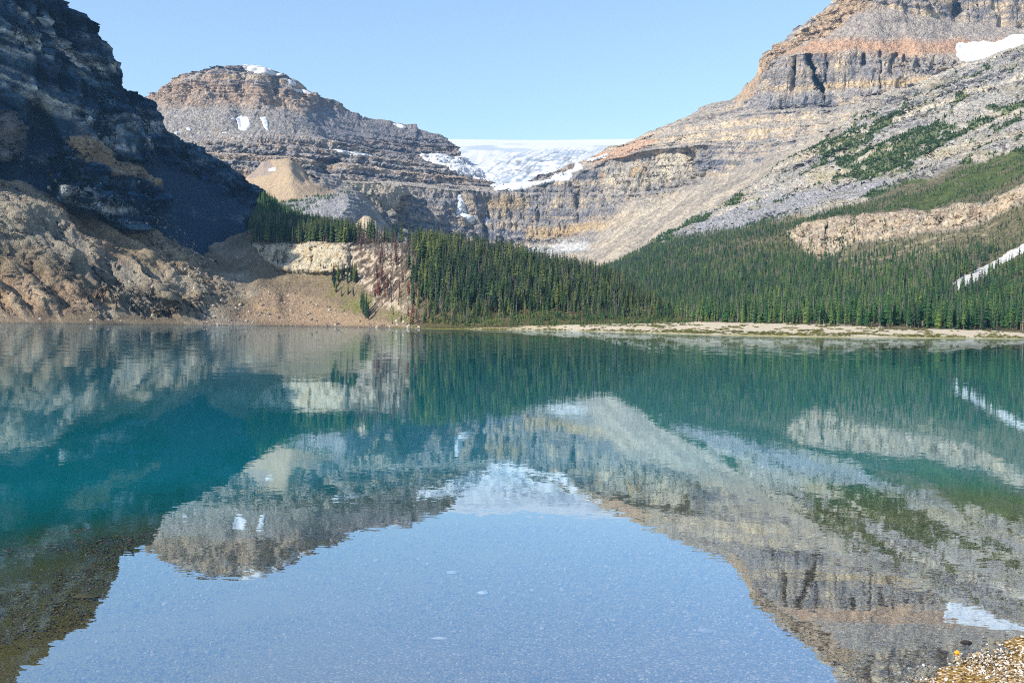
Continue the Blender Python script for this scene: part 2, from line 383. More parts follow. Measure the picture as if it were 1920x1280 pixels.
# ------------------------------------------------------------------ headwall with the waterfalls, rising to the high right-hand peak
xs = xgrid(540, 2350, 1.35)
E = [
 [(540,480,3150),(640,485,3200),(700,490,3300),(850,500,3500),(930,515,3550),(985,525,3500),(1060,530,3400),(1120,528,3350),(1180,505,3300),(1240,470,3250),(1300,445,3200),(1350,420,3150),(1400,395,3120),(1440,355,3080),(1500,318,3050),(1560,278,3020),(1640,225,3000),(1720,185,2980),(1800,152,2950),(1920,130,2900),(2350,100,2700)],
 [(540,440,3650),(640,436,3750),(700,432,3850),(760,436,3950),(850,450,4050),(930,464,4120),(985,468,4120),(1060,452,4080),(1120,428,3980),(1170,388,3900),(1240,370,3800),(1300,347,3720),(1350,332,3650),(1400,312,3600),(1440,292,3560),(1500,264,3500),(1560,236,3450),(1640,206,3420),(1720,186,3400),(1800,155,3300),(1920,130,3200),(2350,100,2900)],
 [(540,342,3760),(640,343,3880),(700,343,3980),(760,348,4080),(850,359,4160),(930,359,4220),(985,352,4220),(1040,341,4200),(1060,338,4190),(1100,322,4150),(1130,305,4080),(1160,298,4020),(1200,288,3960),(1240,280,3900),(1300,278,3800),(1350,270,3740),(1400,255,3700),(1440,240,3680),(1500,225,3640),(1560,212,3600),(1640,190,3540),(1720,175,3480),(1800,150,3420),(1920,128,3300),(2350,98,3000)],
 [(540,338,3900),(640,339,4000),(760,344,4200),(850,355,4260),(930,356,4290),(985,349,4290),(1060,332,4260),(1100,312,4230),(1130,296,4200),(1180,279,4100),(1240,260,4000),(1300,250,3920),(1350,236,3860),(1400,222,3800),(1440,203,3760),(1500,198,3720),(1560,191,3680),(1640,178,3620),(1720,161,3560),(1800,136,3520),(1830,124,3500),(1920,120,3450),(2350,96,3200)],
 [(540,335,3950),(760,342,4250),(930,355,4320),(985,347,4320),(1060,327,4300),(1100,304,4300),(1130,288,4280),(1180,270,4200),(1240,246,4100),(1300,232,4020),(1350,222,3960),(1400,200,3880),(1425,175,3840),(1440,135,3820),(1470,112,3800),(1500,103,3770),(1560,101,3720),(1640,101,3690),(1720,108,3640),(1800,120,3600),(1830,120,3580),(1920,105,3500),(2350,90,3300)],
 [(540,333,4000),(760,341,4280),(930,354,4340),(985,345,4340),(1060,322,4330),(1100,300,4330),(1130,284,4320),(1180,266,4250),(1240,243,4150),(1300,222,4080),(1350,212,4020),(1400,180,3960),(1440,118,3920),(1500,85,3880),(1560,60,3850),(1640,18,3850),(1660,8,3860),(1720,18,3900),(1780,35,3940),(1860,48,3950),(1920,50,3950),(2100,50,3900),(2350,40,3800)],
 [(540,332,4050),(760,340,4300),(930,353,4360),(985,343,4360),(1060,318,4360),(1095,302,4360),(1110,294,4360),(1140,283,4360),(1185,266,4350),(1205,258,4330),(1232,249,4300),(1255,237,4280),(1282,227,4250),(1300,217,4230),(1325,208,4200),(1345,203,4180),(1372,194,4150),(1382,186,4140),(1398,172,4120),(1412,158,4110),(1425,140,4100),(1435,126,4090),(1438,112,4080),(1455,98,4080),(1470,90,4080),(1485,77,4080),(1505,66,4070),(1520,54,4060),(1545,45,4050),(1560,31,4050),(1580,20,4040),(1597,2,4040),(1640,-38,4040),(1700,-75,4080),(1800,-110,4100),(1920,-150,4100),(2100,-200,4100),(2350,-150,4000)],
]
gu = lambda *p: list(p)
t = terrain(E, xs, segn(44, 62, 70, 30, 52, 44, 80), back=[(60, 5), (250, -60), (900, -500)], smooth=14, dsm=7, feats=[
  (gu((540,336),(640,340),(700,342),(752,351),(757,362),(744,385),(731,402),(752,420),(800,438),(820,470),(540,480)), -380, 2.5),
  (gu((855,362),(872,362),(884,410),(896,440),(905,470),(892,470),(880,430),(862,405)), 60, 4),
  (gu((886,372),(895,372),(893,420),(885,420)), 40, 3),
  (gu((905,372),(918,372),(915,460),(908,460)), 35, 3),
  (gu((1489,108),(1497,112),(1496,135),(1490,162),(1486,158),(1486,125)), 100, 2.5),
  (gu((1511,102),(1518,104),(1525,118),(1532,124),(1533,142),(1541,158),(1549,175),(1550,192),(1542,186),(1538,165),(1528,158),(1520,133),(1511,118)), 170, 2.5),
  (gu((1548,104),(1553,110),(1558,122),(1554,150),(1547,152),(1549,125)), 100, 2.5),
  (gu((1617,102),(1625,104),(1622,122),(1617,122)), 40, 2.5), (gu((1648,96),(1655,100),(1653,165),(1648,165)), 55, 2.5),
  (gu((1672,103),(1678,103),(1675,145),(1668,140)), 45, 2.5), (gu((1679,100),(1685,103),(1687,126),(1680,126)), 45, 2.5), (gu((1692,104),(1698,104),(1697,124),(1690,124)), 40, 2.5),
  (gu((1716,106),(1722,108),(1730,126),(1722,132),(1717,130)), 60, 2.5), (gu((1748,110),(1755,112),(1752,136),(1742,138),(1744,126)), 60, 2.5), (gu((1582,142),(1586,148),(1585,180),(1581,180)), 40, 2.5),
  (gu((1786,117),(1796,118),(1794,125),(1786,127)), 45, 2.5),
  (gu((1768,-40),(1810,-40),(1800,30),(1795,42),(1780,36)), 120, 6), (gu((1650,-30),(1664,-30),(1668,12),(1655,8)), 80, 4),
  (gu((1640,20),(1700,60),(1712,104),(1690,100),(1660,60)), 35, 10),
  (gu((1075,355),(1085,345),(1090,380),(1088,440),(1080,440)), 30, 3),
  (gu((1112,315),(1140,300),(1300,280),(1320,290),(1310,335),(1200,370),(1140,385),(1120,350)), 45, 6),
  (gu((1180,425),(1190,420),(1215,440),(1205,442)), 22, 3)])
PXo, PYo = t.PX, t.PY
tt = strata_t(t, (0.06, 0.0), 16, 600)
hx, hy = jit(t, 8, 25)
headw = blur(inpoly(hx, hy, [(560,345),(850,360),(985,354),(1060,340),(1120,318),(1330,270),(1340,330),(1240,372),(1170,390),(1120,430),(1000,475),(880,470),(700,460),(560,460)]).astype(float), 5, 5)
butte = blur(inpoly(hx, hy, [(1440,112),(1560,100),(1640,100),(1720,106),(1810,120),(1700,168),(1560,192),(1430,205),(1400,200)]).astype(float), 3, 3)
upperc = blur(inpoly(hx, hy, [(1400,160),(1440,108),(1600,-10),(1640,-60),(2350,-260),(2350,40),(1920,45),(1750,28),(1650,5),(1560,55),(1440,120)]).astype(float), 4, 4)
talus = blur(inpoly(hx, hy, [(1090,500),(1170,392),(1240,375),(1340,338),(1440,300),(1640,215),(1900,125),(1900,300),(1300,520)]).astype(float), 5, 5)
tal2 = blur(inpoly(hx, hy, [(1440,122),(1560,62),(1650,16),(1740,34),(1920,56),(1920,110),(1810,116),(1720,104),(1560,98),(1480,104)]).astype(float), 3, 3)
cl = np.clip(headw + butte + upperc, 0, 1)
gullies(t, 120, 50, mask=0.22 + 0.75 * np.clip(upperc + 0.8 * headw, 0, 1), stretch=8)
gullies(t, 46, 21, mask=0.12 + 0.88 * cl, stretch=5, seed=3)
gullies(t, 90, 14, mask=tal2, stretch=5, seed=8, oct=3)
mids = 1 - 0.25 * (1 - np.clip(headw + butte + upperc, 0, 1))
terrace(t, tt, 70, 0.6, mask=mids * (0.75 - 0.65 * talus) * (1 - 0.8 * tal2), seed=3)
terrace(t, tt, 24, 0.6, mask=mids * (0.75 - 0.7 * talus) * (1 - 0.8 * tal2) * sstep(-0.5, 0.3, fbm(t.X / 200, t.Y / 200, t.Z / 80, 3)), seed=4)
rough(t, 50, 9, mask=1 - 0.6 * talus); rough(t, 26, 5, mask=(1 - talus) * (1 - tal2), seed=15); rough(t, 13, 2.2, oct=4, seed=3, mask=1 - 0.5 * talus)
rock_hw = rock_mat("limestone_headwall", 17, bump=1.0, var=0.40)
col, cm = col_rock(t, tt, [lin(112,114,122), lin(166,156,146), lin(214,196,170)], [lin(160,154,146), lin(192,182,168)], (0.30, 0.60), seed=2)
vs = fbm(t.X / 16, t.Y / 16, t.Z / 160, 4)
col = mixc(col, lin(128,130,136), np.clip(headw * (0.35 + 0.9 * vs), 0, 0.8))
yel = blur(inpoly(hx, hy, [(1128,318),(1300,280),(1320,300),(1300,330),(1160,376),(1128,372)]).astype(float), 5, 5)
col = mixc(col, lin(214,204,184), yel * np.clip(0.55 + 0.8 * fbm(t.X/40, t.Y/40, t.Z/120, 4), 0, 1))
col = mixc(col, lin(198,166,120), yel * sstep(0.1, 0.6, fbm(t.X/60+4, t.Y/60, t.Z/90, 4)) * 0.8)
col = mixc(col, lin(120,124,136), sstep(0.15, 0.5, vs) * yel * 0.7)
y2 = blur(inpoly(hx, hy, [(905,370),(990,368),(990,395),(940,398),(905,395)]).astype(float), 4, 4); col = mixc(col, lin(178,156,118), y2 * 0.6)
y3 = blur(inpoly(hx, hy, [(985,435),(1050,430),(1140,415),(1200,400),(1200,408),(1120,428),(1060,446),(985,448)]).astype(float), 2, 2); col = mixc(col, lin(206,180,140), y3 * 0.7)
w1 = blur(inpoly(hx, hy, [(978,468),(1000,460),(1030,462),(1060,456),(1105,446),(1108,452),(1085,470),(1050,478),(1010,480),(985,478)]).astype(float), 2, 2); col = mixc(col, lin(212,212,210), w1 * 0.85)
col = mixc(col, lin(150,148,150), butte * np.clip(0.3 + 0.8 * fbm(t.X/30, t.Y/30, t.Z/30, 4), 0, 0.8) * sstep(0.35, 0.5, n1(tt / 30, 7)))
hb = blur(inpoly(hx, hy, [(1430,168),(1560,158),(1700,146),(1750,142),(1740,152),(1560,172),(1430,178)]).astype(float), 1, 1); col = mixc(col, lin(214,190,154), hb * 0.7)
gray2 = blur(inpoly(hx, hy, [(1400,170),(1560,168),(1690,160),(1560,192),(1400,205)]).astype(float), 2, 2); col = mixc(col, lin(142,144,150), gray2 * 0.6)
redt = sstep(62, 84, hy) * sstep(112, 100, hy); col = mixc(col, lin(196,164,140), tal2 * np.clip(0.15 + 0.75 * redt, 0, 1))
col = mixc(col, lin(168,160,152), tal2 * (1 - redt) * 0.75)
org = blur(inpoly(hx, hy, [(1380,190),(1440,108),(1600,-10),(1640,10),(1560,60),(1500,88),(1445,125),(1420,180)]).astype(float), 3, 3); col = mixc(col, lin(200,172,140), org * 0.6)
pk = blur(inpoly(hx, hy, [(1092,302),(1185,264),(1240,262),(1180,290),(1120,308)]).astype(float), 2, 2); col = mixc(col, lin(200,170,148), pk * 0.8)
tan = blur(inpoly(hx, hy, [(660,338),(760,346),(755,380),(735,405),(690,400),(670,380)]).astype(float), 3, 3); col = mixc(col, lin(196,184,162), tan * 0.7)
col = mixc(col, lin(188,176,158), talus * 0.55)
stk = fbm((hx * 0.6 + hy * 0.8) / 5, (hx * 0.8 - hy * 0.6) / 70, hx * 0 + 1, 4)
col = mixc(col, lin(150,144,136), talus * np.clip(1.3 * stk, 0, 0.7)); col = mixc(col, lin(214,202,182), talus * np.clip(-1.2 * stk, 0, 0.6))
o = build_ter(t, "headwall_and_peak", rock_hw, col); tag(o, kind="structure"); o.name = "mountain"
n = normals(t)
snow_patches(t, n, [
 ([(1789,85),(1812,84),(1840,81),(1862,82),(1880,76),(1898,70),(1935,66),(2000,64),(2000,86),(1930,84),(1900,95),(1860,105),(1830,116),(1812,119),(1790,106)], "large white snowfield in the bowl beside the right-hand peak"),
 ([(1096,297),(1104,300),(1140,292),(1142,296),(1108,304)], "thin snow strip on the pink rock beside the glacier"),
 ([(926,349),(942,341),(950,349),(985,343),(1000,346),(1030,338),(1062,320),(1085,308),(1092,311),(1068,337),(1040,342),(1000,352),(985,356),(928,358)], "white snow rim along the foot of the glacier tongue"),
 ], 4.0, 5.0, None)
# waterfalls: each a ribbon of white water lying on the face, one mesh each
WF = snow_mat("white_water", col=(0.7, 0.72, 0.74), s=6, bump=0.3)
def fall(pts, lab, w):
    P = np.array(pts, float); hxx, hyy = jit(t, 1.2, 6, 9.0)
    m = np.zeros(t.X.shape, bool)
    for (x0, y0, a), (x1, y1, b) in zip(pts[:-1], pts[1:]):
        q = np.clip(((hxx - x0) * (x1 - x0) + (hyy - y0) * (y1 - y0)) / ((x1 - x0) ** 2 + (y1 - y0) ** 2), 0, 1)
        dd = np.hypot(hxx - x0 - q * (x1 - x0), hyy - y0 - q * (y1 - y0)); m |= dd < lerp(a, b, q)
    m[-t.nback:] = False
    patch(t, n, m, "waterfall", WF, 9, 4, lab, "waterfall")
fall([(855,366,2.4),(858,390,2.4),(863,408,2.4),(878,422,2.4),(888,440,3.0),(894,452,4.2),(903,470,6)], "tall white waterfall plunging over the headwall in two streams", 3)
fall([(911,392,1.3),(913,412,1.5),(914,425,1.2),(911,436,1.4),(915,450,1.2),(912,465,1.6)], "thin broken waterfall to the right of the tall one", 3)

# ------------------------------------------------------------------ moraine cone and rocky domes in front of the headwall
def small(name, rows, x0, x1, segs, fn, back, smooth=10, feats=(), dsm=5, step=1.2):
    t = terrain(rows, xgrid(x0, x1, step), segn(*segs), back=back, smooth=smooth, dsm=dsm, feats=feats)
    mat, col = fn(t); o = build_ter(t, name, mat, col); tag(o, kind="structure"); return t
def f_mor(t):
    gullies(t, 55, 7, stretch=9, seed=2, oct=3); rough(t, 40, 5, oct=5)
    hx, hy = jit(t, 4, 14)
    c = np.zeros(t.X.shape + (3,), F) + np.array(lin(178,160,138), F)
    c *= (1 + 0.12 * fbm(t.X/30, t.Y/30, t.Z/90, 5))[..., None]
    rk = blur(inpoly(hx, hy, [(555,292),(600,325),(690,350),(720,420),(660,372),(615,352),(590,345),(575,322)]).astype(float), 2, 2)
    rough(t, 30, 10, mask=rk, seed=6); terrace(t, strata_t(t), 16, 0.6, mask=rk)
    c = mixc(c, lin(150,146,142), rk * 0.9)
    c = mixc(c, lin(150,140,134), inpoly(hx, hy, [(470,300),(500,300),(520,318),(505,330),(470,335)]) * 0.7)
    return rock_mat("moraine_gravel", 9, bump=0.7, var=0.2), c
t = small("moraine", [
 [(440,420,2900),(500,420,2900),(600,420,2900),(700,430,2900),(740,445,2900)],
 [(440,385,3050),(500,385,3050),(560,380,3020),(640,378,3050),(700,392,3150),(740,442,3200)],
 [(440,350,3300),(480,345,3260),(520,325,3220),(545,318,3180),(580,335,3200),(620,352,3300),(680,362,3350),(715,408,3350),(740,440,3350)],
 [(440,346,3420),(480,318,3420),(495,303,3420),(515,299,3420),(537,296,3400),(548,299,3400),(560,310,3420),(572,321,3440),(590,324,3460),(610,329,3470),(630,335,3480),(645,343,3480),(660,347,3480),(666,358,3480),(668,366,3480),(688,380,3480),(700,396,3480),(712,408,3480),(740,440,3480)]],
 440, 740, (16, 30, 36), f_mor, [(40, -4), (150, -90)], smooth=7,
 feats=[([(553,300),(575,320),(582,338),(570,345),(556,330),(546,312)], 70, 4), ([(569,322),(600,335),(605,345),(585,345),(575,335)], 80, 3)])
snow_patches(t, normals(t), [([(503,318),(515,317),(521,316),(520,320),(512,322),(504,321)], "small snow patch on the left shoulder of the tan moraine cone")], 3, 3, None, ja=1.5, jl=5)
def f_dome(t):
    gullies(t, 50, 14, stretch=3, seed=5); rough(t, 30, 8, seed=2); terrace(t, strata_t(t, warp=10, L=80), 14, 0.5)
    c = np.zeros(t.X.shape + (3,), F) + np.array(lin(158,156,156), F)
    f = fbm(t.X/22, t.Y/22, t.Z/22, 5); c *= (1 + 0.3 * f)[..., None]
    return rock_mat("gray_dome_rock", 8, bump=0.9, var=0.3), c
t_dome = small("hill", [
 [(470,470,2500),(600,470,2500),(700,480,2500),(860,490,2600)],
 [(470,430,2600),(560,430,2600),(640,430,2560),(652,430,2600),(680,435,2780),(740,450,2900),(860,480,3000)],
 [(470,400,2750),(560,398,2720),(620,392,2700),(650,392,2720),(690,405,2850),(740,445,3000),(860,478,3050)],
 [(470,392,2850),(520,384,2850),(548,377,2850),(575,371,2850),(600,366,2850),(625,362,2850),(650,361,2850),(668,367,2860),(682,380,2880),(694,396,2900),(706,410,2950),(725,424,3000),(740,436,3020),(770,455,3050),(820,470,3100),(860,476,3100)]],
 470, 860, (18, 26, 30), f_dome, [(50, -3), (150, -80)], smooth=7)
def f_mound(t):
    rough(t, 30, 3); c = np.zeros(t.X.shape + (3,), F) + np.array(lin(186,172,152), F)
    return rock_mat("mound_gravel", 6, bump=0.6, var=0.2), c
small("hill", [
 [(640,470,2150),(700,480,2150),(760,480,2150)],
 [(640,455,2250),(680,440,2230),(700,435,2230),(730,445,2250),(760,470,2300)],
 [(640,452,2350),(662,425,2350),(673,412,2350),(683,405,2350),(692,406,2350),(705,415,2350),(718,432,2350),(760,465,2350)]], 640, 760, (16, 30), f_mound, [(30, -3), (80, -60)], smooth=8)
# ------------------------------------------------------------------ dark mountain on the left
def cast(n_): return n_
xs = xgrid(-420, 720, 1.5)
B = [
 [(-420,520,1150),(0,440,1290),(115,480,1330),(250,510,1400),(370,530,1500),(460,540,1620),(560,540,1750),(720,540,1800)],
 [(-420,330,1190),(0,330,1344),(115,366,1384),(250,426,1456),(370,473,1530),(460,478,1640),(560,470,1850),(720,480,1900)],
 [(-420,100,1160),(0,215,1390),(115,245,1450),(250,330,1570),(370,385,1700),(430,410,1780),(460,420,1850),(560,440,2000),(720,470,2050)],
 [(-420,-300,1120),(-100,-60,1300),(0,40,1380),(60,60,1430),(115,110,1500),(200,180,1600),(250,240,1680),(300,290,1760),(370,325,1880),(430,355,1950),(490,385,2050),(560,420,2100),(720,460,2200)],
 [(-420,-700,1300),(-150,-420,1400),(-60,-220,1450),(20,-90,1490),(45,-48,1510),(86,-30,1530),(90,-14,1540),(95,-5,1550),(93,14,1555),(103,18,1560),(108,27,1565),(124,28,1580),(134,25,1590),(143,30,1600),(150,38,1610),(160,50,1620),(180,62,1650),(192,75,1670),(199,95,1680),(205,108,1690),(204,120,1695),(213,145,1710),(221,149,1720),(223,160,1722),(240,172,1750),(250,183,1765),(265,190,1790),(275,198,1800),(285,217,1815),(291,235,1830),(310,247,1870),(340,265,1930),(380,290,2000),(420,314,2060),(450,329,2100),(470,349,2130),(482,360,2150),(490,374,2160),(520,392,2180),(560,415,2200),(640,445,2230),(720,462,2250)],  # unseen crest left of the frame, raised to cast shade over the face
]
outc = [(140,266),(165,268),(210,295),(250,315),(290,345),(294,370),(290,420),(262,432),(225,420),(190,400),(150,385),(115,365),(98,335),(105,305),(120,290)]
t = terrain(B, xs, segn(60, 110, 110, 120), back=[(50, -10), (250, -250), (700, -600)], smooth=16, dsm=8, feats=[
  (outc, -80, 2.5), ([(-30,215),(10,220),(38,245),(40,280),(30,300),(-30,305)], -45, 3),
  ([(92,30),(80,90),(70,160),(30,190),(80,200),(150,330),(60,330),(20,260),(60,150),(78,60)], 35, 8),
  ([(205,245),(270,262),(262,300),(200,290)], -25, 5), ([(95,-60),(90,60),(100,110),(115,60),(110,20)], 30, 4)])
hx, hy = jit(t, 8, 30)
scree = blur(inpoly(hx, hy, [(80,140),(72,190),(130,235),(200,290),(240,325),(290,300),(380,340),(440,380),(470,440),(720,470),(720,540),(-420,540),(-420,330),(20,305),(45,300),(40,240),(40,205)]).astype(float), 6, 6)
oc = blur(inpoly(hx, hy, outc).astype(float), 1, 1)
cl = np.clip(1 - scree + oc, 0, 1)
tt = strata_t(t, (0.5, -0.15), 20, 150)
rough(t, 160, 30, mask=cl * sstep(290, 200, t.PX) + 0.15, oct=4, seed=1)
gullies(t, 90, 24, mask=0.15 + 0.85 * cl, stretch=2.5, seed=1)
gullies(t, 26, 9, mask=0.08 + 0.92 * cl, stretch=3, seed=2)
terrace(t, tt, 26, 0.7, mask=cl, seed=1); terrace(t, tt, 9, 0.6, mask=cl, seed=2)
rough(t, 45, 12, mask=cl, seed=9); rough(t, 22, 6, mask=0.25 + 0.75 * cl, seed=3); rough(t, 5, 1.2, oct=3, seed=4)
col, cm = col_rock(t, tt, [lin(18,36,58), lin(84,104,124), lin(200,202,200)], [lin(28,54,82), lin(56,82,104)], (0.25, 0.55), seed=4, s1=22, s2=6)  # navy palette: the shade on this face is put into the rock colour
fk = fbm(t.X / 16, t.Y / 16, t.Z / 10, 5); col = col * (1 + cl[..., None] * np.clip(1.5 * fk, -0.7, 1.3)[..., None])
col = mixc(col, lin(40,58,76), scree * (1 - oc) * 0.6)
top = inpoly(hx, hy, [(135,263),(170,268),(214,293),(255,315),(292,343),(285,350),(240,328),(205,322),(180,315),(160,300)]); col = mixc(col, lin(176,158,132), blur(top.astype(float), 2, 2) * 0.8)  # sunlit ledge painted as a paler tan strip; no sun reaches it
br = blur(inpoly(hx, hy, [(0,215),(38,245),(40,285),(0,300),(-60,300),(-60,215)]).astype(float), 3, 3); col = mixc(col, lin(140,134,130), br * 0.7)
wb = (vnoise(t.X / 3, t.Y / 3, t.Z / 3) > 0.93) * scree * 0.5; col = mixc(col, lin(200,195,188), wb)
rock_dk = rock_mat("cliff_shade_tint", 7, bump=1.0, var=0.35)
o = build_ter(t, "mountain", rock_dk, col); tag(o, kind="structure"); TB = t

# ------------------------------------------------------------------ near left shore slope and the wooded knoll
xs = xgrid(-420, 1345, 1.35)
def sd(x, d):                                          # a shoreline point at distance d
    lo, hi = 560.0, 700.0
    for _ in range(40):
        m_ = (lo + hi) / 2; g_ = float(gdist(x, m_)); lo, hi = (m_, hi) if (g_ < 0 or g_ > d) else (lo, m_)
    return (x, hi, d)
A = [
 [sd(-420,900),sd(-100,980),sd(0,1000),sd(60,1020),sd(110,1070),sd(160,1060),sd(250,1150),sd(290,1160),sd(330,1190),sd(400,1240),sd(460,1285),sd(560,1305),sd(640,1275),sd(700,1220),sd(770,1110),(850,613,1075),(950,612,1015),(1050,611,990),(1150,610,960),(1250,610,930),(1345,612,900)],
 [(-420,560,1000),(0,560,1090),(115,565,1130),(250,575,1205),(370,585,1275),(460,590,1325),(560,590,1335),(640,592,1300),(700,594,1250),(770,598,1160),(850,604,1090),(950,606,1030),(1050,606,1003),(1150,606,968),(1250,607,935),(1345,610,905)],
 [(-420,500,1050),(0,520,1125),(115,530,1165),(250,542,1240),(370,560,1315),(460,565,1370),(560,565,1380),(640,560,1340),(700,565,1290),(770,575,1190),(850,585,1130),(950,592,1075),(1050,597,1035),(1150,600,990),(1250,602,950),(1345,609,930)],
 [(-420,440,1110),(0,450,1180),(115,472,1220),(250,505,1300),(370,525,1375),(460,530,1430),(520,525,1440),(560,520,1435),(640,514,1390),(700,522,1340),(770,535,1240),(850,545,1200),(950,560,1150),(1050,575,1100),(1150,585,1040),(1250,596,980),(1345,607,960)],
 [(-420,360,1180),(0,385,1260),(115,420,1300),(250,465,1380),(370,495,1460),(440,500,1510),(466,480,1540),(475,458,1540),(520,452,1530),(560,456,1500),(600,457,1460),(640,457,1440),(700,464,1400),(740,470,1370),(770,480,1310),(850,492,1280),(950,506,1260),(1050,526,1230),(1100,533,1200),(1150,541,1150),(1200,562,1080),(1250,585,1020),(1310,603,975),(1345,606,970)],
 [(-420,335,1250),(0,340,1350),(115,375,1390),(250,432,1465),(370,478,1545),(430,450,1620),(470,430,1720),(520,428,1700),(560,434,1660),(640,442,1600),(700,449,1560),(770,459,1480),(850,478,1400),(950,494,1340),(1050,517,1300),(1100,525,1260),(1150,533,1200),(1200,557,1110),(1250,582,1040),(1310,602,985),(1345,605.5,980)],
]
A.insert(0, [(p[0], p[1] + 3.0, p[2] * 0.985 - 6) for p in A[0]])
t = terrain(A, xs, segn(3, 24, 30, 38, 44, 16), back=[(40, -3), (80, -15), (250, -120)], smooth=18, dsm=4, feats=[
  ([(180,470),(225,500),(238,540),(215,530),(190,500)], 14, 6), ([(60,460),(130,470),(175,530),(140,560),(80,520)], -12, 12),
  ([(245,520),(330,545),(310,575),(250,570)], -16, 10), ([(150,450),(300,540),(345,590),(300,560),(200,500)], -10, 8),
  ([(480,520),(525,545),(530,585),(490,580),(460,550)], -14, 8), ([(0,330),(60,350),(110,400),(60,440),(-100,440),(-200,330)], -20, 14),
  ([(475,457),(650,457),(655,505),(600,512),(520,508),(490,480)], -14, 2.5),
  ([(488,456),(496,456),(500,490),(490,485)], 16, 2), ([(516,456),(524,456),(522,485),(514,490)], 14, 2), ([(536,460),(543,460),(540,500),(528,498)], 12, 2), ([(583,460),(590,460),(588,510),(580,510)], 14, 2)])
hx, hy = jit(t, 6, 25)
shore = sstep(0.5, 22, t.Z)
kn = blur(inpoly(hx, hy, [(472,452),(640,450),(700,460),(780,480),(790,590),(700,560),(640,545),(655,510),(600,514),(520,512),(480,480)]).astype(float), 2, 2)
cliff = blur(inpoly(hx, hy, [(474,456),(560,454),(655,456),(655,506),(640,512),(560,514),(525,500),(490,482)]).astype(float), 1, 1)
rock2 = blur(inpoly(hx, hy, [(640,456),(760,468),(770,500),(740,560),(770,590),(700,575),(690,540),(650,520)]).astype(float), 3, 3)
lft = sstep(480, 380, t.PX)
gullies(t, 130, 16, mask=shore * lft, stretch=1.5, seed=3, oct=3)
rb = ridged((t.PX * 0.62 - t.PY * 0.78 + 9 * fbm(t.PX / 60, t.PY / 60, t.PX * 0, 3)) / 26, (t.PX * 0.78 + t.PY * 0.62) / 190, t.PX * 0 + 3, 4)
push(t, normals(t), (rb - 0.6) * 36 * shore * sstep(440, 330, t.PX))
gullies(t, 40, 11, mask=shore * lft, stretch=2, seed=13, oct=3)
# erosion runnels down the lowest slopes
a_ = ridged((t.X * 0.8 - t.Y * 0.1 + t.Z * 0.9) / 34, (t.Y) / 300, t.Z / 220, 4); rn = blur(inpoly(hx, hy, [(130,520),(250,545),(330,560),(400,600),(400,625),(120,625)]).astype(float), 6, 6)
push(t, normals(t), (a_ - 0.6) * (5 + 13 * rn) * shore * sstep(520, 440, t.PX))
rough(t, 70, 5, mask=shore * (0.3 + 0.7 * lft), seed=2); rough(t, 16, 3.0, mask=shore, seed=3); rough(t, 5, 1.3, mask=shore, oct=3)
gullies(t, 17, 9, mask=cliff, stretch=3, seed=21); terrace(t, strata_t(t, warp=6, L=60), 9, 0.7, mask=cliff); rough(t, 14, 4.5, mask=cliff, seed=7); rough(t, 9, 3.0, mask=rock2, seed=8)
blk = vnoise(t.X / 6, t.Y / 6, t.Z / 6); blocky = blur(inpoly(hx, hy, [(280,468),(360,478),(380,500),(420,530),(430,560),(390,560),(330,520),(290,500)]).astype(float), 4, 4)
push(t, normals(t), blocky * (blk - 0.5) * 9)
fo = fbm(t.X / 60, t.Y / 60, t.Z / 60, 5); fo2 = fbm(t.X / 12 + 9, t.Y / 12, t.Z / 12, 4)
col = np.zeros(t.X.shape + (3,), F) + np.array(lin(132,120,102), F)
col = mixc(col, lin(168,158,142), sstep(-0.1, 0.5, fo)); col = mixc(col, lin(112,104,94), sstep(0.0, 0.5, fo2) * 0.6)
gry = blur(inpoly(hx, hy, [(-420,300),(30,345),(100,400),(180,460),(250,520),(310,570),(250,590),(160,520),(60,470),(-420,470)]).astype(float), 8, 8); col = mixc(col, lin(146,142,132), gry * 0.7)
col = mixc(col, lin(176,148,124), blur(inpoly(hx, hy, [(-400,530),(100,520),(200,560),(100,600),(-400,600)]).astype(float), 10, 8) * 0.5)
col = mixc(col, lin(120,96,84), blur(inpoly(hx, hy, [(70,370),(110,380),(180,450),(240,500),(200,490),(120,430)]).astype(float), 4, 4) * 0.6)
vst = fbm(t.X / 4, t.Y / 20, t.Z / 3, 4)
col = mixc(col, lin(206,196,176), cliff * np.clip(0.9 + 0.5 * vst, 0, 1)); col = mixc(col, lin(190,160,118), cliff * sstep(0.15, 0.5, fbm(t.X/14, t.Y/14, t.Z/10, 3)) * 0.6)
col = mixc(col, lin(200,186,170), rock2 * sstep(-0.05, 0.2, fbm(t.X/8, t.Y/8, t.Z/8, 4))); col = mixc(col, lin(92,82,76), rock2 * sstep(-0.0, -0.3, fbm(t.X/8, t.Y/8, t.Z/8, 4)))
grs = blur(inpoly(hx, hy, [(550,520),(640,525),(690,550),(760,585),(790,612),(700,600),(640,580),(600,545)]).astype(float), 5, 5) * sstep(-0.25, 0.2, fo + 0.6 * fo2); col = mixc(col, lin(118,122,72), grs * 0.75); col = mixc(col, lin(90,82,72), sstep(0.66, 0.42, rb) * sstep(440, 330, t.PX) * 0.5); col = mixc(col, lin(190,176,152), sstep(0.72, 0.9, rb) * sstep(440, 330, t.PX) * 0.4)  # furrow shade and lighter rib crests put into the colour along the relief
pk = blur(inpoly(hx, hy, [(500,540),(600,560),(700,600),(780,615),(560,612),(440,600)]).astype(float), 5, 5); col = mixc(col, lin(184,160,138), pk * 0.5 * (1 - grs))
fg = sstep(760, 800, hx) ; col = mixc(col, lin(92,88,60), fg * 0.85)
pl = sstep(460, 452, hy) * sstep(465, 480, hx); col = mixc(col, lin(84,80,56), pl * 0.8)
wet = sstep(1.6, 0.5, t.Z); col = col * (1 - 0.35 * wet[..., None])
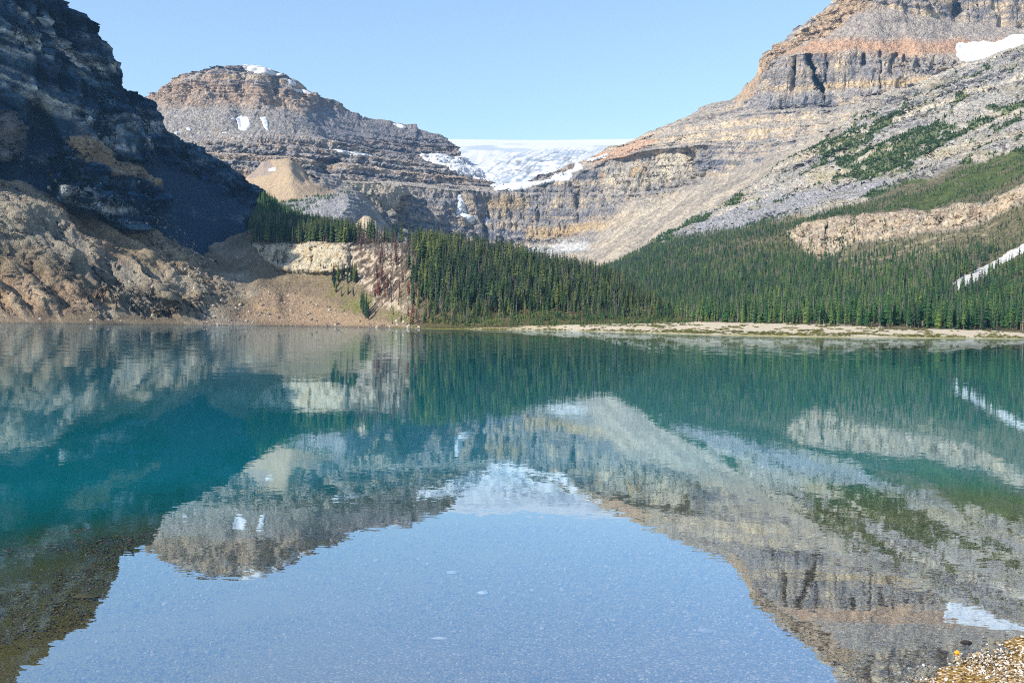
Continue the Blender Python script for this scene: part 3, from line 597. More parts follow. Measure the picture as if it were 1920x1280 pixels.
fl = (vnoise(t.X / 2.2, t.Y / 2.2, t.Z / 2.2) > 0.86) * (1 - fg) * 0.55; col = mixc(col, lin(206,192,176), fl * (0.4 + 0.6 * blocky))
shore_mat = rock_mat("rubble_slope", 3.2, bump=1.0, var=0.42)
o = build_ter(t, "near_slope", shore_mat, col); o.name = "terrain"; tag(o, kind="structure"); TA = t; TAcliff = cliff; TArock = rock2

# ------------------------------------------------------------------ right-hand slope: forest, cliff band, slabs
xs = xgrid(1090, 2350, 1.35)
C = [
 [(1090,606.5,1010),(1150,606.5,1000),(1250,606.5,970),(1320,606,930),(1420,609,820),(1560,612,720),(1660,616,680),(1780,620,680),(1920,624,700),(2350,631,730)],
 [(1090,603,1150),(1150,602,1150),(1250,600,1150),(1320,597,1050),(1420,595,950),(1560,596,870),(1660,598,840),(1780,598,840),(1920,600,860),(2350,600,860)],
 [(1090,575,1500),(1150,572,1550),(1250,568,1500),(1350,562,1300),(1450,560,1200),(1550,562,1130),(1650,560,1090),(1750,556,1060),(1850,552,1030),(1920,548,1010),(2350,520,960)],
 [(1090,540,1950),(1150,532,1950),(1200,520,1950),(1250,505,1950),(1350,485,1850),(1450,470,1750),(1500,476,1700),(1530,484,1660),(1600,462,1620),(1650,452,1600),(1700,445,1570),(1760,436,1500),(1800,424,1470),(1850,418,1450),(1900,392,1420),(1920,380,1400),(2350,240,1200)],
 [(1090,530,2100),(1150,522,2100),(1200,505,2120),(1250,480,2150),(1350,456,2000),(1450,440,1830),(1480,433,1790),(1510,420,1760),(1540,412,1720),(1600,405,1690),(1650,399,1670),(1680,396,1650),(1740,401,1600),(1770,396,1560),(1800,382,1530),(1850,382,1500),(1880,370,1470),(1920,352,1440),(2350,205,1250)],
 [(1090,525,2300),(1150,514,2300),(1200,496,2330),(1250,462,2400),(1300,446,2400),(1350,432,2350),(1400,424,2250),(1450,410,2200),(1500,398,2180),(1550,388,2150),(1650,362,2020),(1750,330,1950),(1850,305,1870),(1920,287,1800),(2350,140,1600)],
 [(1090,520,2550),(1150,505,2550),(1200,486,2550),(1250,448,2600),(1350,400,2650),(1450,350,2650),(1550,305,2600),(1650,262,2500),(1750,228,2400),(1850,202,2300),(1920,185,2250),(2350,60,2100)],
 [(1090,515,2700),(1120,508,2720),(1150,497,2740),(1200,466,2780),(1240,444,2800),(1280,424,2830),(1320,402,2850),(1370,374,2870),(1420,342,2880),(1470,306,2880),(1500,288,2870),(1540,264,2850),(1580,234,2830),(1620,200,2810),(1660,180,2800),(1700,166,2780),(1760,140,2750),(1800,124,2730),(1820,118,2720),(1860,106,2700),(1900,92,2680),(1920,86,2670),(2000,60,2600),(2350,-60,2500)],
]
C.insert(0, [(p[0], p[1] + 8, p[2] * 0.96) for p in C[0]])
t = terrain(C, xs, segn(3, 12, 26, 52, 34, 44, 66, 62), back=[(40, -8), (120, -60), (500, -300)], smooth=16, dsm=5, feats=[
  ([(1545,445),(1552,408),(1558,410),(1556,460)], 25, 2), ([(1500,425),(1512,420),(1510,470),(1503,460)], 14, 2),
  ([(1755,400),(1766,398),(1768,420),(1758,432)], 25, 2), ([(1600,405),(1606,404),(1604,455),(1600,455)], 16, 2)])
hx, hy = jit(t, 8, 25)
cb = blur(inpoly(hx, hy, [(1475,436),(1510,418),(1545,408),(1620,402),(1690,394),(1745,400),(1800,380),(1850,380),(1920,348),(2350,200),(2350,240),(1920,378),(1890,396),(1850,416),(1760,434),(1690,444),(1600,458),(1532,484),(1500,462)]).astype(float), 1.5, 1.5)
slab = sstep(0.0, 12.0, np.interp(hx, [1090,1250,1400,1500,1600,1700,1800,1920,2350], [500,458,428,412,388,350,318,292,150]) - hy)
tt = strata_t(t, (-0.33, 0.0), 18, 250)
gullies(t, 110, 20, mask=slab, stretch=2, seed=3); gullies(t, 36, 9, mask=slab, stretch=2.5, seed=5)
gullies(t, 30, 14, mask=cb, stretch=3, seed=6); rough(t, 16, 7, mask=cb, seed=5)
terrace(t, tt, 44, 0.55, mask=slab, seed=5); terrace(t, tt, 15, 0.6, mask=slab, seed=6); terrace(t, tt, 9, 0.5, mask=cb)
rough(t, 30, 6, mask=slab, seed=12); rough(t, 60, 9, mask=slab + 0.4 * (1 - slab) * sstep(3, 25, t.Z)); rough(t, 12, 3.2, mask=np.maximum(slab, cb)); rough(t, 25, 2.5, mask=1 - slab)
col, cm = col_rock(t, tt, [lin(104,104,110), lin(160,158,156), lin(216,206,190)], [lin(156,154,152), lin(192,186,176)], (0.25, 0.5), seed=6, s1=20, s2=6)
f1 = fbm(t.X / 120 + t.Z / 60, t.Y / 300, t.Z / 120, 4)
col = mixc(col, lin(202,190,166), slab * sstep(0.05, 0.35, f1) * 0.6)
gd2 = blur(inpoly(hx, hy, [(1270,432),(1370,400),(1440,370),(1560,345),(1640,335),(1720,330),(1600,372),(1500,396),(1400,425),(1250,470),(1150,500)]).astype(float), 6, 4); col = mixc(col, lin(160,160,164), gd2 * 0.75)
lith = blur(inpoly(hx, hy, [(1370,374),(1470,306),(1560,250),(1640,180),(1700,166),(1680,180),(1600,240),(1500,310),(1400,375)]).astype(float), 4, 4); col = mixc(col, lin(192,182,166), lith * 0.4)
col = mixc(col, lin(198,182,160), cb * np.clip(0.8 + 0.5 * fbm(t.X/14, t.Y/14, t.Z/30, 4), 0, 1)); col = mixc(col, lin(136,118,108), cb * sstep(0.0, 0.4, fbm(t.X/20, t.Y/20, t.Z/20, 4)) * 0.5)
cb2 = blur(inpoly(hx, hy, [(1430,428),(1500,405),(1600,382),(1640,376),(1600,398),(1500,418),(1440,436)]).astype(float), 2, 2); col = mixc(col, lin(196,178,156), cb2 * 0.7)
fl_ = (1 - slab) * (1 - cb); col = mixc(col, lin(104,98,68), fl_ * 0.85)
spar = blur(inpoly(hx, hy, [(1540,480),(1600,462),(1760,436),(1900,400),(1900,430),(1760,480),(1640,520),(1570,510)]).astype(float), 10, 6)
col = mixc(col, lin(190,176,150), spar * sstep(-0.1, 0.35, fbm(t.X/14, t.Y/14, t.Z/14, 4)) * 0.8 * fl_)
tx = hx - t.PX; STRK = [[(1528,266),(1580,258),(1640,232),(1690,205),(1700,214),(1670,240),(1640,262),(1590,282),(1545,300),(1530,285)],
 [(1560,300),(1600,290),(1650,268),(1720,240),(1790,232),(1810,238),(1760,262),(1700,300),(1650,302),(1600,322),(1580,316)],
 [(1600,340),(1650,300),(1700,275),(1780,250),(1850,222),(1866,226),(1800,258),(1740,292),(1700,310),(1650,330)],
 [(1130,512),(1150,498),(1200,469),(1250,441),(1300,415),(1330,397),(1330,410),(1300,428),(1250,456),(1200,484),(1150,512)],
 [(1350,372),(1380,358),(1398,366),(1380,384),(1356,388)],[(1380,345),(1400,340),(1410,320),(1400,335)],[(1420,325),(1455,308),(1460,314),(1430,335)],
 [(1440,318),(1470,298),(1530,268),(1530,272),(1480,300),(1445,322)],[(1618,368),(1680,345),(1740,332),(1735,340),(1690,352),(1630,372)],
 [(1560,345),(1590,330),(1640,300),(1640,306),(1600,332)],[(1640,395),(1700,370),(1760,345),(1820,312),(1920,280),(1990,262),(2060,235),(2060,280),(1920,330),(1870,352),(1800,372),(1740,392),(1690,392)],
 [(1500,408),(1560,395),(1640,380),(1640,398),(1560,404),(1505,418)],[(1860,240),(1900,225),(1925,222),(1900,240),(1865,248)],[(1700,280),(1760,262),(1790,262),(1730,290)],[(1840,320),(1900,300),(1925,300),(1880,330)]]
shr = np.zeros(t.X.shape)
for p in STRK: shr = np.maximum(shr, inpoly(hx, hy, p).astype(float))
sp2 = (fbm(t.X / 40 + 5, t.Y / 40, t.Z / 40, 5) > 0.29) * inpoly(hx, hy, [(1500,300),(1640,190),(1920,95),(1990,120),(1990,280),(1700,330),(1560,360),(1400,400)])
shr = np.clip(shr * (fbm(t.X / 22, t.Y / 22, t.Z / 22, 5) > -0.22) + sp2, 0, 1)
gy = sstep(0.1, 0.5, fbm(t.X / 50 + t.Z / 30, t.Y / 80, t.Z / 50 + 8, 4)) * slab
col = mixc(col, lin(150,142,92), gy * 0.35); col = mixc(col, lin(84,100,56), shr * 0.8)
slope_mat = rock_mat("slope_limestone", 9, bump=1.0, var=0.45)
o = build_ter(t, "slope", slope_mat, col); o.name = "terrain"; tag(o, kind="structure"); TC = t; TCshr = shr; TCspar = spar; TCcb = cb; TCslab = slab
n = normals(t)
def scree(poly, lab):
    hx, hy = jit(t, 3, 12, 3.0); m = inpoly(hx, hy, poly); m[-t.nback:] = False
    mt = rock_mat("pale_debris", 2.5, bump=0.8, var=0.25)
    c = np.zeros(t.X.shape + (3,), F) + np.array(lin(206,204,200), F)
    patch(t, n, m, "debris_chute", mt, 1.2, 1.0, lab, "debris chute", col=c)
CHUTE = [(1782,538),(1800,524),(1830,508),(1860,490),(1900,466),(1935,450),(1990,425),(1990,435),(1935,462),(1900,480),(1870,498),(1840,520),(1815,536),(1800,545)]
scree(CHUTE, "pale grey debris chute cutting down through the forest at the far right")

# ------------------------------------------------------------------ the pale delta flat at the head of the lake
xs = xgrid(740, 2400, 1.6)
shl = [sd(740,1120),sd(800,1050),sd(850,1000),sd(950,950),sd(1020,920),sd(1100,850),sd(1180,740),sd(1260,645),sd(1340,560),sd(1420,525),sd(1500,508),sd(1600,515),sd(1700,540),sd(1800,570),sd(1920,610),sd(2400,700)]
D = [[(p[0], p[1] + 3.0, p[2] * 0.97 - 6) for p in shl], shl,
 [(p[0], p[1] - 1.0, float(gdist(p[0], p[1])) * 1.03) for p in shl],
 [(740,613.5,1160),(850,613,1068),(950,612,1010),(1020,610.5,985),(1150,607.5,955),(1250,606,935),(1320,604.5,900),(1420,606,830),(1560,610,730),(1660,614,690),(1780,617.5,690),(1920,622,710),(2400,629,740)],
 [(740,612.5,1200),(850,611,1110),(950,610,1050),(1020,609,1030),(1150,606,1010),(1250,603,1000),(1320,602,960),(1420,603,880),(1560,605,790),(1660,610,750),(1780,613,750),(1920,618,770),(2400,627,790)]]
t = terrain(D, xs, segn(3, 3, 14, 8), smooth=10, dsm=1)
rough(t, 20, 0.5, mask=sstep(0.3, 2.0, t.Z)); 
fo = fbm(t.X / 14, t.Y / 14, t.Z / 5, 5)
col = np.zeros(t.X.shape + (3,), F) + np.array(lin(200,188,168), F)
col = mixc(col, lin(140,136,88), 0.8 * sstep(0.1, 0.35, fo + 0.45 * sstep(1.4, 0.3, t.Z) - 0.15)); col = mixc(col, lin(130,120,60), sstep(1100, 850, t.PX) * 0.6)
flat_mat = rock_mat("delta_gravel", 1.2, bump=0.5, var=0.2)
o = build_ter(t, "beach", flat_mat, col); tag(o, kind="structure"); TD = t

# ------------------------------------------------------------------ lake bed and water
def bed_z(x, y):
    q = (y - 9.6) * 0.30 - (x - 4.6) * 0.34                      # distance off the near gravel point
    s = np.hypot(x - 7.2, y - 8.5) + 0.35 * (vnoise(x / 1.1, y / 1.1, x * 0) - 0.5)
    z = 0.05 - 0.062 * np.maximum(s - 3.2, -3)                    # shelving gravel
    z = z - 0.0 * q
    off = sstep(12, 30, y + 0.35 * np.abs(x) * 0 - 0.25 * x)      # drop-off into deep water
    z = 0.05 - 0.062 * np.clip(s - 2.3, -2, 14.9) - 0.075 * np.clip(s - 17.2, 0, 40)
    z = z - sstep(50, 90, s) * 2.0
    return np.maximum(z, -7.0)
ax = np.concatenate([-np.geomspace(2600, 22, 60), np.linspace(-21.5, 21.5, int(430 / QUICK)), np.geomspace(22, 2600, 60)])
ay = np.concatenate([np.linspace(-60, 5, 12), np.linspace(5.3, 34, int(330 / QUICK)), np.geomspace(34.5, 2200, 90)])
BX, BY = np.meshgrid(ax, ay); BX = BX.astype(F); BY = BY.astype(F)
BZ = bed_z(BX, BY)
nr = sstep(60, 30, BY) * sstep(60, 25, np.abs(BX))
BZ = BZ + nr * (0.05 * fbm(BX / 2.2, BY / 2.2, BX * 0, 5) + 0.012 * fbm(BX / 0.25, BY / 0.25, BX * 0, 3))
V = np.stack([BX, BY, BZ], -1).reshape(-1, 3)
me = mesh_np("lake_bed", V, grid_faces(*BX.shape), smooth=True)
m, N, Lk = mat_new("lake_bed")
out = N.new("ShaderNodeOutputMaterial"); b = N.new("ShaderNodeBsdfPrincipled"); b.inputs["Roughness"].default_value = 0.95; b.inputs["Specular IOR Level"].default_value = 0.05
g = N.new("ShaderNodeNewGeometry"); sx = N.new("ShaderNodeSeparateXYZ"); Lk.new(g.outputs["Position"], sx.inputs[0])
v = N.new("ShaderNodeTexVoronoi"); v.inputs["Scale"].default_value = 34; v.inputs["Randomness"].default_value = 1.0; Lk.new(g.outputs["Position"], v.inputs["Vector"])
v2 = N.new("ShaderNodeTexVoronoi"); v2.inputs["Scale"].default_value = 5.5; Lk.new(g.outputs["Position"], v2.inputs["Vector"])
bw = N.new("ShaderNodeSeparateColor"); Lk.new(v.outputs["Color"], bw.inputs[0])
peb = N.new("ShaderNodeValToRGB"); el = peb.color_ramp.elements; el[0].position = 0.0; el[0].color = (*lin(70,52,26), 1); el[1].position = 1.0; el[1].color = (*lin(225,205,175), 1)
for p_, c_ in ((0.3, lin(124,98,52)), (0.6, lin(146,118,68)), (0.86, lin(168,138,88)), (0.93, lin(210,184,150))):
    e = el.new(p_); e.color = (*c_, 1)
Lk.new(bw.outputs[0], peb.inputs[0])
nz = N.new("ShaderNodeTexNoise"); nz.inputs["Scale"].default_value = 0.7; nz.inputs["Detail"].default_value = 6; Lk.new(g.outputs["Position"], nz.inputs["Vector"])
alg = N.new("ShaderNodeMix"); alg.data_type = 'RGBA'; alg.inputs[7].default_value = (*lin(142,130,54), 1); Lk.new(peb.outputs[0], alg.inputs[6])
mr = N.new("ShaderNodeMapRange"); mr.inputs[1].default_value = -0.15; mr.inputs[2].default_value = -0.6; Lk.new(sx.outputs[2], mr.inputs[0])
mm = N.new("ShaderNodeMath"); mm.operation = 'MULTIPLY'; mm.inputs[1].default_value = 0.75; Lk.new(mr.outputs[0], mm.inputs[0]); Lk.new(mm.outputs[0], alg.inputs[0])
# deep water's green-to-turquoise scattered light put into the bed colour by depth
deep_tint = N.new("ShaderNodeMix"); deep_tint.data_type = 'RGBA'; Lk.new(alg.outputs[2], deep_tint.inputs[6])
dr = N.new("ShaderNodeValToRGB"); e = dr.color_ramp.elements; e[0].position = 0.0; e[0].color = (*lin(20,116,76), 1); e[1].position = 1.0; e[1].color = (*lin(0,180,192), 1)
md = N.new("ShaderNodeMapRange"); md.inputs[1].default_value = -1.0; md.inputs[2].default_value = -2.0; Lk.new(sx.outputs[2], md.inputs[0]); Lk.new(md.outputs[0], dr.inputs[0]); Lk.new(dr.outputs[0], deep_tint.inputs[7])
ms = N.new("ShaderNodeMapRange"); ms.inputs[1].default_value = -0.62; ms.inputs[2].default_value = -1.35; Lk.new(sx.outputs[2], ms.inputs[0]); Lk.new(ms.outputs[0], deep_tint.inputs[0])
Lk.new(deep_tint.outputs[2], b.inputs["Base Color"])
bp = N.new("ShaderNodeBump"); bp.inputs["Strength"].default_value = 0.7; bp.inputs["Distance"].default_value = 0.02; Lk.new(v.outputs["Distance"], bp.inputs["Height"]); bp.invert = True; Lk.new(bp.outputs[0], b.inputs["Normal"])
Lk.new(b.outputs[0], out.inputs[0]); me.materials.append(m)
o = bpy.data.objects.new("lake_bed", me); link(o); tag(o, kind="structure")

m, N, Lk = mat_new("lake_water")
out = N.new("ShaderNodeOutputMaterial"); gl = N.new("ShaderNodeBsdfGlossy"); gl.inputs["Roughness"].default_value = 0.0; gl.inputs["Color"].default_value = (0.70, 0.86, 1.0, 1)
tr = N.new("ShaderNodeBsdfTransparent"); tr.inputs[0].default_value = (0.93, 0.98, 0.98, 1); mx = N.new("ShaderNodeMixShader")
gi_ = N.new("ShaderNodeNewGeometry"); dp = N.new("ShaderNodeVectorMath"); dp.operation = 'DOT_PRODUCT'; dp.inputs[1].default_value = (0, 0, 1); Lk.new(gi_.outputs["Incoming"], dp.inputs[0])
ab = N.new("ShaderNodeMath"); ab.operation = 'ABSOLUTE'; Lk.new(dp.outputs["Value"], ab.inputs[0])
om = N.new("ShaderNodeMath"); om.operation = 'SUBTRACT'; om.inputs[0].default_value = 1.0; Lk.new(ab.outputs[0], om.inputs[1])
fr = N.new("ShaderNodeMath"); fr.operation = 'POWER'; fr.inputs[1].default_value = 5.0; Lk.new(om.outputs[0], fr.inputs[0])
fm = N.new("ShaderNodeMath"); fm.operation = 'MULTIPLY_ADD'; fm.inputs[1].default_value = 0.50; fm.inputs[2].default_value = 0.49; Lk.new(fr.outputs[0], fm.inputs[0]); Lk.new(fm.outputs[0], mx.inputs[0])
g = N.new("ShaderNodeNewGeometry"); sx = N.new("ShaderNodeSeparateXYZ"); Lk.new(g.outputs["Position"], sx.inputs[0])
def wave(sxy, amp, det):
    mp = N.new("ShaderNodeVectorMath"); mp.operation = 'MULTIPLY'; mp.inputs[1].default_value = (sxy[0], sxy[1], 1); Lk.new(g.outputs["Position"], mp.inputs[0])
    n = N.new("ShaderNodeTexNoise"); n.inputs["Scale"].default_value = 1; n.inputs["Detail"].default_value = det; n.inputs["Roughness"].default_value = 0.5; Lk.new(mp.outputs[0], n.inputs["Vector"])
    s = N.new("ShaderNodeVectorMath"); s.operation = 'SUBTRACT'; s.inputs[1].default_value = (0.5, 0.5, 0.5); Lk.new(n.outputs["Color"], s.inputs[0])
    k = N.new("ShaderNodeVectorMath"); k.operation = 'SCALE'; k.inputs[3].default_value = amp; Lk.new(s.outputs[0], k.inputs[0]); return k
w1 = wave((1.8, 3.0), 0.0075, 2); w2 = wave((6.0, 13.0), 0.009, 1); w3 = wave((0.05, 0.08), 0.003, 1)
far = N.new("ShaderNodeMapRange"); far.interpolation_type = 'SMOOTHSTEP'; far.inputs[1].default_value = 25; far.inputs[2].default_value = 160; far.inputs[3].default_value = 0.0; far.inputs[4].default_value = 1.0; Lk.new(sx.outputs[1], far.inputs[0])
w4 = wave((0.5, 0.8), 0.05, 2); k4 = N.new("ShaderNodeVectorMath"); k4.operation = 'SCALE'; Lk.new(w4.outputs[0], k4.inputs[0]); Lk.new(far.outputs[0], k4.inputs[3])
def vadd(a, b):
    n = N.new("ShaderNodeVectorMath"); n.operation = 'ADD'; Lk.new(a.outputs[0], n.inputs[0]); Lk.new(b.outputs[0], n.inputs[1]); return n
sm = vadd(vadd(w1, w2), vadd(w3, k4))
fl3 = N.new("ShaderNodeVectorMath"); fl3.operation = 'MULTIPLY'; fl3.inputs[1].default_value = (1, 1, 0); Lk.new(sm.outputs[0], fl3.inputs[0])
up = N.new("ShaderNodeVectorMath"); up.operation = 'ADD'; up.inputs[1].default_value = (0, 0, 1); Lk.new(fl3.outputs[0], up.inputs[0])
nn = N.new("ShaderNodeVectorMath"); nn.operation = 'NORMALIZE'; Lk.new(up.outputs[0], nn.inputs[0]); Lk.new(nn.outputs[0], gl.inputs["Normal"])
Lk.new(tr.outputs[0], mx.inputs[1]); Lk.new(gl.outputs[0], mx.inputs[2]); Lk.new(mx.outputs[0], out.inputs[0])
V = np.array([(-2600, -60, 0), (2600, -60, 0), (2600, 1900, 0), (-2600, 1900, 0)], F)
o = bpy.data.objects.new("water", mesh_np("water", V, np.array([[0, 1, 2, 3]]), mats=[m])); link(o); tag(o, kind="structure")
# ------------------------------------------------------------------ trees
def leaf_mat(name, c0, c1, c2):
    m, N, Lk = mat_new(name); out = N.new("ShaderNodeOutputMaterial"); b = N.new("ShaderNodeBsdfPrincipled")
    b.inputs["Roughness"].default_value = 0.75; b.inputs["Specular IOR Level"].default_value = 0.2
    oi = N.new("ShaderNodeObjectInfo"); g = N.new("ShaderNodeNewGeometry")
    n = N.new("ShaderNodeTexNoise"); n.inputs["Scale"].default_value = 0.012; n.inputs["Detail"].default_value = 3; Lk.new(g.outputs["Position"], n.inputs["Vector"])
    n2 = N.new("ShaderNodeTexNoise"); n2.inputs["Scale"].default_value = 0.9; n2.inputs["Detail"].default_value = 2; Lk.new(g.outputs["Position"], n2.inputs["Vector"])
    a = N.new("ShaderNodeMath"); a.operation = 'MULTIPLY_ADD'; a.inputs[1].default_value = 0.75; Lk.new(oi.outputs["Random"], a.inputs[0])
    s = N.new("ShaderNodeMath"); s.operation = 'MULTIPLY_ADD'; s.inputs[1].default_value = 1.1; s.inputs[2].default_value = -0.42; Lk.new(n.outputs["Fac"], s.inputs[0]); Lk.new(s.outputs[0], a.inputs[2])
    r = N.new("ShaderNodeValToRGB"); e = r.color_ramp.elements; e[0].position = 0.0; e[0].color = (*c0, 1); e[1].position = 1.0; e[1].color = (*c2, 1); q = e.new(0.55); q.color = (*c1, 1)
    Lk.new(a.outputs[0], r.inputs[0])
    mr = N.new("ShaderNodeMapRange"); mr.inputs[1].default_value = 0.3; mr.inputs[2].default_value = 0.7; mr.inputs[3].default_value = 0.7; mr.inputs[4].default_value = 1.35; Lk.new(n2.outputs["Fac"], mr.inputs[0])
    sc = N.new("ShaderNodeVectorMath"); sc.operation = 'SCALE'; Lk.new(r.outputs[0], sc.inputs[0]); Lk.new(mr.outputs[0], sc.inputs[3]); Lk.new(sc.outputs[0], b.inputs["Base Color"])
    Lk.new(b.outputs[0], out.inputs[0]); return m
def bark_mat(name, c, rgh=0.9):
    m, N, Lk = mat_new(name); out = N.new("ShaderNodeOutputMaterial"); b = N.new("ShaderNodeBsdfPrincipled"); b.inputs["Roughness"].default_value = rgh
    n = N.new("ShaderNodeTexNoise"); n.inputs["Scale"].default_value = 1.4; n.inputs["Detail"].default_value = 4
    r = N.new("ShaderNodeValToRGB"); e = r.color_ramp.elements; e[0].position = 0.35; e[0].color = (c[0] * 0.6, c[1] * 0.6, c[2] * 0.6, 1); e[1].position = 0.7; e[1].color = (*c, 1)
    Lk.new(n.outputs["Fac"], r.inputs[0]); Lk.new(r.outputs[0], b.inputs["Base Color"]); Lk.new(b.outputs[0], out.inputs[0]); return m
NEEDLE = leaf_mat("needles", lin(18, 40, 34), lin(50, 72, 40), lin(104, 110, 50))
NEEDLE2 = leaf_mat("valley_needles", lin(14, 44, 36), lin(46, 78, 44), lin(96, 112, 54)); NEEDLE3 = leaf_mat("dwarf_needles", lin(30, 62, 34), lin(60, 94, 44), lin(96, 116, 58))
BARK = bark_mat("bark", lin(104, 88, 72))
RED = leaf_mat("dead_needles", lin(70, 52, 44), lin(96, 56, 46), lin(124, 62, 50)); GREYC = leaf_mat("dry_twigs", lin(62, 54, 50), lin(88, 74, 68), lin(112, 96, 86)); GREYB = bark_mat("dead_bark", lin(104, 92, 90))
def crown_np(R, n_lev, per, rad, base=0.08, droop=0.25, shape=0.8, fill=1.0):
    """unit-height conifer crown: whorls of drooping, jagged branch fans from the trunk out"""
    V, Fc = [], []
    for i in range(n_lev):
        f = (i + R.random() * 0.6) / n_lev; z = base + (1 - base) * f
        rr = rad * ((1 - f) ** shape) * (0.75 + 0.5 * R.random()) + 0.006
        if f < 0.12: rr *= 0.6 + 3 * f
        k = max(3, int(per * (0.6 + 0.5 * (1 - f)))); a0 = R.random() * 6.28
        for j in range(k):
            if R.random() > fill: continue
            a = a0 + 6.283 * (j + 0.7 * (R.random() - 0.5)) / k; r = rr * (0.6 + 0.6 * R.random()); w = r * (0.34 + 0.3 * R.random()) + 0.006
            ca, sa = math.cos(a), math.sin(a); dz = -droop * r + 0.015 * (R.random() - 0.5); up = 0.35 * r + 0.012
            b = len(V)
            V += [(0, 0, z + up * 0.6), (ca * r * 0.55 - sa * w, sa * r * 0.55 + ca * w, z + dz * 0.4 - 0.012), (ca * r * 0.6, sa * r * 0.6, z + up * 0.5),
                  (ca * r * 0.55 + sa * w, sa * r * 0.55 - ca * w, z + dz * 0.4 - 0.012), (ca * r, sa * r, z + dz)]
            Fc += [(b, b + 1, b + 2), (b, b + 2, b + 3), (b + 1, b + 4, b + 2), (b + 2, b + 4, b + 3)]
    b = len(V); V += [(0.008, 0, 0.95), (-0.004, 0.007, 0.95), (-0.004, -0.007, 0.95), (0, 0, 1.01)]; Fc += [(b, b + 1, b + 3), (b + 1, b + 2, b + 3), (b + 2, b, b + 3)]
    return np.array(V, F), np.array(Fc)
def trunk_np(r0=0.014, top=0.97, sides=5, lean=0.0, twigs=0, R=None):
    V, Fc = [], []
    lv = [0.0, 0.02, 0.3, 0.65, top]
    for i, z in enumerate(lv):
        r = r0 * (1.25 if i == 0 else 1 - 0.92 * z)
        for j in range(sides):
            a = 6.283 * j / sides; V.append((math.cos(a) * r + lean * z * z, math.sin(a) * r, z - (0.03 if i == 0 else 0)))
    for i in range(len(lv) - 1):
        for j in range(sides):
            p, q = i * sides + j, i * sides + (j + 1) % sides; Fc += [(p, q, q + sides), (p, q + sides, p + sides)]
    for k in range(twigs):
        z = 0.25 + 0.7 * R.random(); a = R.random() * 6.28; r = 0.07 * (1.1 - z) * (0.5 + R.random()); ca, sa = math.cos(a), math.sin(a); b = len(V)
        V += [(0, 0, z + 0.006), (0, 0, z - 0.004), (ca * r, sa * r, z - r * 0.2), (-sa * 0.004, ca * 0.004, z)]; Fc += [(b, b + 1, b + 2), (b, b + 3, b + 2)]
    return np.array(V, F), np.array(Fc)
KIND, KINDV = [], []
for i in range(7):
    R = random.Random(100 + i)
    rad = (0.10, 0.085, 0.12, 0.105, 0.08, 0.135, 0.11)[i]; base = (0.10, 0.16, 0.06, 0.22, 0.12, 0.05, 0.3)[i]
    cv, cf = crown_np(R, (24, 26, 22, 20, 26, 20, 18)[i], 8, rad, base, 0.35, (0.75, 0.7, 0.85, 0.6, 0.7, 0.9, 0.6)[i], 0.93)
    tv, tf = trunk_np(lean=0.01 * (i % 3 - 1))
    tkm = mesh_np("trunk", tv, tf, mats=[BARK]); KIND.append((mesh_np("crown", cv, cf, mats=[NEEDLE]), tkm)); KINDV.append((mesh_np("crown", cv, cf, mats=[NEEDLE2]), tkm))
def merged(name, parts, mats):
    V = np.concatenate([p[0] for p in parts]); o = 0; Fs = []; mi = []
    for k, p in enumerate(parts):
        Fs.append(p[1] + o); o += len(p[0]); mi.append(np.full(len(p[1]), k, np.int32))
    me = mesh_np(name, V, np.concatenate(Fs), mats=mats); me.polygons.foreach_set("material_index", np.concatenate(mi)); return me
MER, MER2, MER3 = [], [], []
for i in range(7):
    R = random.Random(100 + i); rad = (0.10, 0.085, 0.12, 0.105, 0.08, 0.135, 0.11)[i]; base = (0.10, 0.16, 0.06, 0.22, 0.12, 0.05, 0.3)[i]
    c = crown_np(R, (17, 18, 16, 15, 18, 15, 14)[i], 6, rad, base, 0.35, (0.75, 0.7, 0.85, 0.6, 0.7, 0.9, 0.6)[i], 0.95)
    tk = trunk_np(sides=4)
    for lst, nm_ in ((MER, NEEDLE), (MER2, NEEDLE2), (MER3, NEEDLE3)): lst.append(merged("conifer", [c, tk], [nm_, BARK]))
for i in range(2):
    R = random.Random(400 + i); c = crown_np(R, 14, 4, 0.06, 0.3, 0.3, 0.7, 0.3); tk = trunk_np(0.012, twigs=16, R=R)
    for lst in (MER, MER2): lst.append(merged("snag", [c, tk], [bark_mat("snag_twigs", lin(112, 104, 98)), bark_mat("snag_wood", lin(150, 142, 134))]))
